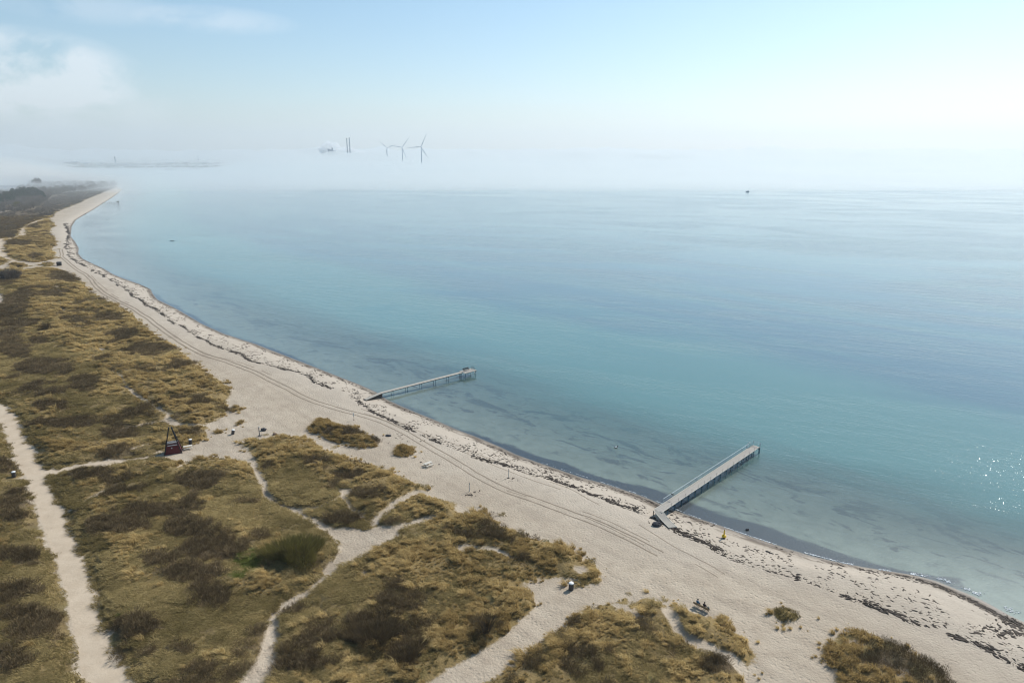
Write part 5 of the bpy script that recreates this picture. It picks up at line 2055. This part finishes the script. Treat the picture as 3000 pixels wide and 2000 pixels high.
def seated(x, label, coat, lean, turn, hands):
    e = empty("person", (bc[0], bc[1], bz), bang, label, "person")
    T = Matrix.Translation((x, 0, 0)) @ Matrix.Rotation(turn, 4, 'Z')

    def q(*p):
        return tuple(T @ Vector(p))
    hips = q(0, -.10, .56)
    # trousers: pelvis, thighs, calves
    skin_mesh("trousers", [hips, q(.10, .0, .57), q(.12, .36, .56), q(.12, .42, .12), q(-.10, .0, .57), q(-.12, .36, .56), q(-.12, .40, .12), q(0, -.12, .68)],
              [(0, 1), (1, 2), (2, 3), (0, 4), (4, 5), (5, 6), (0, 7)], [.15, .11, .085, .06, .11, .085, .06, .14], M['jeans'], e)
    # jacket: trunk and sleeves
    ch = q(0, -.15 + lean, 1.02)
    skin_mesh("jacket", [q(0, -.13, .66), q(0, -.15 + lean * .5, .84), ch, q(0, -.14 + lean, 1.13), q(.19, -.14 + lean, 1.06), q(.26, -.02 + lean, .82), q(.16, .18, .70),
                         q(-.19, -.14 + lean, 1.06), q(-.26, -.02 + lean, .82), q(-.16, .18, .70)],
              [(0, 1), (1, 2), (2, 3), (2, 4), (4, 5), (5, 6), (2, 7), (7, 8), (8, 9)],
              [(.17, .13), (.17, .13), (.17, .12), .07, .085, .065, .05, .085, .065, .05], coat, e)
    # head, neck and hands as one body mesh
    hd = (0, -.10 + lean, 1.33)
    body = skin_mesh("body", [q(0, -.135 + lean, 1.12), q(0, -.125 + lean, 1.20), q(0, -.10 + lean, 1.29), q(0, -.09 + lean, 1.38), q(0, 0.0 + lean, 1.30)],
                     [(0, 1), (1, 2), (2, 3), (2, 4)], [.06, .055, (.085, .095), (.07, .085), .018], M['skin'], e)
    mb_ = MB()
    n = 12
    prof = [(.035, .13), (.085, .105), (.112, .05), (.113, -.01), (.098, -.07)]
    c0 = q(hd[0], hd[1] - .025, hd[2] + .035)
    mb_.lathe(list(reversed(prof)), c0, n)
    mb_.build("hair", M['hair'], e, True)
    for s in (-1, 1):
        hb = q(s * .15, .20, .69)
        ring = []
        hm = MB().tube(hb, q(s * .12, .28, .675), .042, .038, 8)
        for k in range(4):
            xo = (k - 1.5) * .02
            hm.tube(q(s * .12 + xo, .275, .675), q(s * .11 + xo, .345 - abs(k - 1.5) * .01, .655), .010, .008, 5)
        hm.tube(q(s * .09, .235, .685), q(s * .05, .28, .665), .012, .009, 5)
        hm.build("hand", M['skin'], e, True)
    for s in (-1, 1):
        MB().hull8([q(s * .12 - .05, .34, .0), q(s * .12 + .05, .34, .0), q(s * .12 + .045, .62, .0), q(s * .12 - .045, .62, .0)],
                   [q(s * .12 - .05, .35, .13), q(s * .12 + .05, .35, .13), q(s * .12 + .04, .60, .06), q(s * .12 - .04, .60, .06)]).build("shoe", M['black'], e)
    return e


seated(-.68, "person in a blue jacket sitting on the left half of the beach bench", M['bluecoat'], .06, -.15, 0)
seated(.42, "person in a dark jacket sitting on the right half of the beach bench", M['darkcoat'], .05, .1, 0)
# bag standing on the right end of the bench
e = empty("bag", (bc[0] + math.cos(bang) * 1.02, bc[1] + math.sin(bang) * 1.02, bz + .475), bang, "dark green bag standing on the right end of the beach bench", "bag")
MB().hull8([(-.17, -.13, 0), (.17, -.13, 0), (.17, .13, 0), (-.17, .13, 0)], [(-.14, -.09, .36), (.14, -.09, .36), (.14, .09, .36), (-.14, .09, .36)]).build("body", M['darkgreen'], e)
MB().path([(-.08, 0, .35), (-.06, 0, .48), (.06, 0, .48), (.08, 0, .35)], .015).build("handle", M['black'], e)

# ------------------------------------------------------------------ upper left: dark hut, waste containers, bridge, cabin
p = at(174, 778)[:2]
e = empty("dark_container", (p[0], p[1], 0), .35, "small dark box container on the pale sand where the track meets the upper beach", "container")
MB().box((0, 0, 1.0), (2.4, 1.9, 1.9)).build("body", M['black'], e)
MB().hull8([(-1.3, -1.05, 1.96), (1.3, -1.05, 1.96), (1.3, 1.05, 1.96), (-1.3, 1.05, 1.96)], [(-1.2, -.9, 2.2), (1.2, -.9, 2.2), (1.2, .9, 2.35), (-1.2, .9, 2.35)]).build("lid", M['rock'], e)
MB().box((-1.25, -.3, .5), (.12, 1.0, .8)).build("door", M['white'], e)
wp = None
for i in range(5):
    if wp is None:
        wp = empty("waste_container", (0, 0, 0), 0, "dark wheeled waste container with a white lid in the row of five at the left edge", "waste container", "row of waste containers at the left edge")
        MB().hull8([(-.5, -.42, .12), (.5, -.42, .12), (.5, .42, .12), (-.5, .42, .12)], [(-.62, -.5, 1.25), (.62, -.5, 1.25), (.62, .5, 1.25), (-.62, .5, 1.25)]).build("body", M['black'], wp)
        MB().hull8([(-.66, -.54, 1.26), (.66, -.54, 1.26), (.66, .54, 1.26), (-.66, .54, 1.26)], [(-.55, -.3, 1.5), (.55, -.3, 1.5), (.55, .5, 1.62), (-.55, .5, 1.62)]).build("lid", M['white'], wp)
        for sx_ in (-.4, .4):
            for sy_ in (-.3, .3):
                MB().tube((sx_ - .04, sy_, .1), (sx_ + .04, sy_, .1), .1, .1, 8).build("wheel", M['black'], wp)
        o = wp
    else:
        o = copy_tree(wp)
    p = at(2 + 5.4 * i + (2 if i > 1 else 0), 824 - .4 * i)[:2]
    o.location = (p[0], p[1], gz(*p))
    o.rotation_euler = (0, 0, .2 + .1 * random.random())
    o.scale = (.85, .9, 1.0)
WLAB = ["leftmost waste container with white lid in the row cut by the picture's left edge", "second waste container from the left edge in the row below the big bush", "middle waste container of the row of five below the big bush",
        "waste container just left of the last one in the row at the left edge", "rightmost waste container with white lid in the row below the big bush"]
for o, lb in zip([q for q in COL.objects if q.name.startswith("waste_container")], WLAB):
    o['label'] = lb
p = at(145, 788)[:2]
e = empty("bollard", (p[0], p[1], 0), 0, "small dark bollard at the upper dune edge below the box container", "bollard")
MB().tube((0, 0, -.2), (0, 0, 1.0), .28, .26, 8).tube((0, 0, 1.0), (0, 0, 1.1), .32, .1, 8).build("post", M['black'], e)
p = at(75, 592)[:2]
e = empty("white_cabin", (p[0], p[1], 0), .3, "tiny white cabin at the foot of the dark pines", "cabin")
MB().box((0, 0, 1.5), (3.6, 2.4, 2.6)).build("wall", M['white'], e)
MB().hull8([(-2, -1.4, 2.8), (2, -1.4, 2.8), (2, 1.4, 2.8), (-2, 1.4, 2.8)], [(-2, -.1, 3.7), (2, -.1, 3.7), (2, .1, 3.7), (-2, .1, 3.7)]).build("roof", M['white'], e)
MB().box((.6, -1.22, 1.1), (.9, .08, 1.9)).build("door", M['darkwood'], e)
ba_, bb_ = at(-60, 556)[:2], at(92, 556)[:2]
d = bb_ - ba_
LB = float(np.hypot(*d))
e = empty("bridge", (ba_[0], ba_[1], 0), math.atan2(d[1], d[0]), "low dark road bridge crossing the pale lagoon at the far left", "bridge")
MB().box((LB / 2, 0, 6.5), (LB, 7, 1.2)).build("deck", M['plant'], e)
for s in (-3.3, 3.3):
    MB().box((LB / 2, s, 8.2), (LB, .3, .4)).build("rail", M['plant'], e)
for i in range(7):
    MB().box((LB * (i + .5) / 7, 0, 2.9), (1.6, 6, 6)).build("pier", M['plant'], e)

# pale track in the meadow below the pines
trk = gp([(-60, 627), (0, 622), (20, 618), (45, 610), (60, 604), (62, 606), (45, 613), (22, 622), (0, 627), (-60, 633)], .06)
mb = MB()
mb.v = [(x, y, gz(x, y) + .35) for x, y in trk]
mb.f = [tuple(reversed(range(len(trk))))]
mt = simple_mat("pale_track", (0.42, .35, .26), .95, .2, .3, .5)
tag(mb.build("track", mt), kind='structure')

# ------------------------------------------------------------------ boat near the fog
p = at(2190, 562, SEA)
e = empty("motor_boat", (p[0], p[1], SEA), math.pi, "small blue grey motor boat with a cabin far out at the fog edge", "boat")
e.scale = (.8, .8, .8)
mb = MB()
sec = [(-4, 1.3, 1.0), (-2, 1.5, 1.05), (1, 1.45, 1.2), (3, .9, 1.5), (4.4, .06, 1.8)]
for x, wd, h in sec:
    mb.v += [(x, -wd * .6, -.3), (x, wd * .6, -.3), (x, wd, h), (x, -wd, h)]
for i in range(len(sec) - 1):
    a = i * 4
    for k in range(4):
        mb.f.append((a + k, a + (k + 1) % 4, a + 4 + (k + 1) % 4, a + 4 + k))
mb.f += [(3, 2, 1, 0), tuple(range(16, 20))]
mb.build("hull", M['boat'], e)
MB().hull8([(-2.6, -1.1, 1.05), (1.2, -1.0, 1.15), (1.2, 1.0, 1.15), (-2.6, 1.1, 1.05)], [(-2.3, -.9, 2.3), (.4, -.85, 2.3), (.4, .85, 2.3), (-2.3, .9, 2.3)]).build("cabin", M['boat'], e)
MB().box((-1, 0, 2.36), (3.0, 2.0, .1)).build("roof", M['white'], e)
MB().tube((-1.5, 0, 2.4), (-1.5, 0, 3.4), .04, .03, 6).build("mast", M['steel'], e)


# ------------------------------------------------------------------ wind turbines, power station, far town
def turbine(px, hub_y, D, R, rot, yaw, label):
    hp_ = at_dist(px, hub_y, D)
    e = empty("wind_turbine", (hp_[0], hp_[1], 0), yaw, label, "wind turbine", "wind turbines standing in the fog")
    hz_ = hp_[2]
    MB().tube((0, 0, -1), (0, 0, hz_ - 1.5), R * .042, R * .026, 14).build("tower", M['turbine'], e)
    MB().hull8([(-1.8, -4, hz_ - 1.8), (1.8, -4, hz_ - 1.8), (1.8, 8, hz_ - 1.6), (-1.8, 8, hz_ - 1.6)],
               [(-1.8, -4, hz_ + 1.8), (1.8, -4, hz_ + 1.8), (1.6, 8, hz_ + 1.6), (-1.6, 8, hz_ + 1.6)]).build("nacelle", M['turbine'], e)
    ro = empty("rotor", (0, -5.5, hz_))
    ro.parent = e
    MB().tube((0, 1.5, 0), (0, -1.6, 0), 2.0, .8, 12).build("hub", M['turbine'], ro)
    for k in range(3):
        a = rad(rot + 120 * k)
        dv_ = Vector((math.sin(a), 0, math.cos(a)))
        sv = Vector((math.cos(a), 0, -math.sin(a)))
        mb_ = MB()
        secs = [(.02, .026, .02), (.12, .034, .018), (.22, .058, .012), (.5, .040, .008), (.8, .026, .005), (1.0, .008, .002)]
        for t, c_, th in secs:
            for u_, v_ in ((-.35, -.5), (.65, -.2), (.65, .2), (-.35, .5)):
                mb_.v.append(tuple(dv_ * R * t + sv * R * c_ * u_ + Vector((0, R * th * v_, 0))))
        for i in range(len(secs) - 1):
            for j in range(4):
                mb_.f.append((i * 4 + j, i * 4 + (j + 1) % 4, i * 4 + 4 + (j + 1) % 4, i * 4 + 4 + j))
        mb_.f += [(3, 2, 1, 0), tuple(range(20, 24))]
        mb_.build("blade", M['turbine'], ro)
    return e


turbine(1133.5, 433.5, 4700, 66, -50, .25, "farthest and smallest wind turbine, left of the three in the fog")
turbine(1178, 432, 3850, 67, 38, .0, "middle wind turbine of the three rising from the fog")
turbine(1234, 430.5, 3350, 66, 26, -.15, "nearest and largest wind turbine, right of the three in the fog")

DPL = 5400


def plant_pt(px, py):
    return at_dist(px, py, DPL)


c0 = plant_pt(972, 450)
ps = empty("power_station", (c0[0], c0[1], 0), 0, "dark blocky power station building rising from fog and steam", "power station")
k_ = DPL / FPX / cp


def psx(px, py):
    q = plant_pt(px, py)
    return q[0] - c0[0], q[2]


(xa, z1_), (xb, z2_), (xc, z3_), (xd, _), (xm, z4_), (xn, _) = psx(961, 436), psx(970, 440), psx(976, 439), psx(983, 443), psx(971.5, 433), psx(975.5, 433)
MB().hull8([(xa, -30, 0), (xb, -30, 0), (xb, 30, 0), (xa, 30, 0)], [(xa + 4, -30, z1_), (xb, -30, z2_ + 5), (xb, 30, z2_ + 5), (xa + 4, 30, z1_)]).build("boiler_house", M['plant'], ps)
MB().hull8([(xb, -28, 0), (xd, -28, 0), (xd, 28, 0), (xb, 28, 0)], [(xb, -28, z3_), (xd - 6, -28, z3_ - 8), (xd - 6, 28, z3_ - 8), (xb, 28, z3_)]).build("turbine_hall", M['plant'], ps)
MB().box(((xm + xn) / 2, 0, z4_ / 2), (xn - xm, 14, z4_)).build("stair_tower", M['plant'], ps)
for px, ty_, lab in ((1016, 405.5, "left and slightly shorter of the twin tall chimneys beside the power station"), (1023.5, 404, "right and smoking one of the twin tall chimneys beside the power station")):
    t_ = plant_pt(px - .4, ty_)
    b_p = (t_[0], t_[1], 0)
    e = empty("power_chimney", b_p, 0, lab, "chimney", "twin power station chimneys")
    MB().tube((0, 0, 0), (0, 0, t_[2]), 5.2, 3.7, 16).build("shaft", M['plant'], e)
    MB().tube((0, 0, t_[2] - 6), (0, 0, t_[2] + .8), 4.1, 4.1, 16).build("cap_ring", M['darkwood'], e)
    MB().tube((0, 0, t_[2] * .55), (0, 0, t_[2] * .55 + 1.2), 5.0, 5.0, 16).build("platform", M['darkwood'], e)
steam_mat = volume_mat("steam", (1, 1, 1), 0.03, 0.0)


def plume(name, seeds, blobs):
    o = link(name, puff_mesh(name, blobs, steam_mat, seeds))
    return tag(o, kind='stuff')


r = np.random.default_rng(3)
bl = []
for px, py, rp in ((941, 437, 9), (950, 430, 9), (958, 424, 9), (962, 418, 7), (970, 425, 9), (978, 424, 8), (986, 423, 7), (990, 430, 7), (966, 430, 9), (948, 441, 12),
                   (1000, 440, 9), (1010, 437, 9), (1020, 439, 9), (1030, 440, 9), (1040, 444, 9), (1052, 447, 9), (990, 442, 10), (1066, 450, 8)):
    q = at_dist(px, py, DPL + 120 + 60 * r.random())
    R0 = rp * k_
    bl.append((q[0], q[1], q[2], R0 * 1.15, R0 * 1.3, R0 * .8))
plume("steam_cloud", 4, bl)
bl = []
for px, py, rp in ((1025, 399, 2.2), (1024.5, 395, 2.0), (1023.5, 391, 2.6), (1022, 386, 3.0)):
    q = at_dist(px, py, DPL)
    bl.append((q[0], q[1], q[2], rp * k_, rp * k_, rp * k_ * 1.3))
plume("chimney_smoke", 5, bl)

# far shore with town: low land seen over the fog on the left
fl = []
D0 = 3150
top_ = [(150, 497), (260, 499), (380, 501), (520, 503), (690, 505)]
lv, lf = [], []
pxs = np.linspace(120, 760, 60)
rows = [3050, 3250, 3600, 4100, 4700, 5300]
for ri, D in enumerate(rows):
    for i, px in enumerate(pxs):
        x = (px - 1500) / FPX * D * (1 / cp) * .985
        edge_ = sstep(120, 220, px) * sstep(760, 640, px)
        h = (-1 if ri == 0 else (2 + 6 * ri / 5 + 9 * fbm(np.array([x / 180.]), np.array([D / 300.]), 9, 4)[0])) * edge_ - 2 * (1 - edge_)
        lv.append((x, D + 60 * math.sin(i * .9), h))
for ri in range(len(rows) - 1):
    for i in range(len(pxs) - 1):
        a = ri * len(pxs) + i
        lf.append((a, a + 1, a + 1 + len(pxs), a + len(pxs)))
tag(link("far_shore", npmesh("far_shore", lv, lf, None, M['farland'], True)), kind='structure')
bi = 0
r = np.random.default_rng(12)
blds = [(345, 482.5, 14, 3.0), (358, 483, 10, 3), (370, 482, 14, 3.4), (200, 479, 20, 4), (220, 478, 16, 4), (300, 480, 9, 4), (400, 483, 10, 3), (430, 482, 16, 3.5), (468, 481, 10, 4), (500, 480, 20, 3.5), (545, 479, 14, 4),
        (600, 479, 16, 3.5), (640, 480, 14, 3), (255, 480, 14, 3.5)]
proto = None
for px, py, wpx, hpx in blds:
    D = 4300
    q = at_dist(px, py, D)
    kk_ = D / FPX
    if proto is None:
        proto = empty("far_building", (0, 0, 0), 0, "pale low block in the hazy far town left of the power station", "building", "hazy blocks of the far town")
        MB().box((0, 0, .5), (1, 1, 1)).build("wall", M['city'], proto)
        MB().hull8([(-.52, -.52, 1.0), (.52, -.52, 1.0), (.52, .52, 1.0), (-.52, .52, 1.0)], [(-.5, -.1, 1.2), (.5, -.1, 1.2), (.5, .1, 1.2), (-.5, .1, 1.2)]).build("roof", M['plant'], proto)
        o = proto
    else:
        o = copy_tree(proto)
    o.location = (q[0], q[1], 2)
    o.scale = (wpx * kk_, 25, q[2] + hpx * kk_ * .5 - 2)
for px, ty_, by_, wd, lab in ((336, 460, 483, 2.3, "lone brick chimney above the hazy far town"), (579.5, 457, 478, .7, "thin mast above the right part of the far town"), (688, 457, 478, .5, "faint thin mast farthest right above the far town"),
                              (923.5, 460, 482, 1.0, "short thin mast in the fog below and left of the power station")):
    q = at_dist(px, ty_, 4400)
    e = empty("far_mast" if wd < 2 else "town_chimney", (q[0], q[1], 0), 0, lab, "mast" if wd < 2 else "chimney")
    rr_ = wd * 4400 / FPX / 2
    MB().tube((0, 0, 0), (0, 0, q[2]), rr_ * 1.25, rr_ * .9, 10).build("shaft", M['plant'], e)
    MB().tube((0, 0, q[2] - 3), (0, 0, q[2] + .5), rr_ * 1.1, rr_ * 1.05, 10).build("rim", M['darkwood'], e)
# trees along the far shore
n = 900
px = 150 + 560 * r.random(n)
D = 3300 + 1900 * r.random(n)
x = (px - 1500) / FPX * D / cp * .985
pt = np.column_stack([x, D, np.full(n, 4.0)])
o = scatter("far_trees", pt, np.column_stack([np.zeros(n), np.zeros(n), r.random(n) * 6]), np.column_stack([1.8 + r.random(n) * 1.6] * 2 + [.8 + .8 * r.random(n)]), r.random(n), C_WOOD)
tag(o, kind='stuff')

# small breaking wavelets and foam at the right end of the waterline
FO = [(1575, 1352), (1880, 1451), (2010, 1505), (2165, 1560), (2300, 1605), (2470, 1650), (2560, 1667), (2650, 1680), (2740, 1694), (2790, 1712), (2850, 1738), (2910, 1768), (2970, 1800)]
fp = gp(FO, SEA)
s_ = np.concatenate([[0], np.cumsum(np.linalg.norm(np.diff(fp, axis=0), axis=1))])
n = 1300
t_ = rng.random(n) ** 0.6 * s_[-1]
wx_ = np.interp(t_, s_, fp[:, 0])
wy_ = np.interp(t_, s_, fp[:, 1])
sp_ = 0.04 + 0.6 * (t_ / s_[-1]) ** 4
q2 = np.column_stack([wx_, wy_]) + np.column_stack([np.abs(rng.normal(size=n)) * sp_ + .1, np.abs(rng.normal(size=n)) * sp_ * .7])
kk = vn(t_ / 1.1, t_ * 0, 7) > .42
q2 = q2[kk]
n = len(q2)
Vl, Fl = lumps(q2, rng.normal(size=n) * .3 - .6, .05 + .13 * rng.random(n), .03 + .05 * rng.random(n), .01 + .02 * rng.random(n), np.full(n, SEA + .05))
tag(link("foam", npmesh("foam", Vl, Fl, None, M['foam'])), kind='stuff')
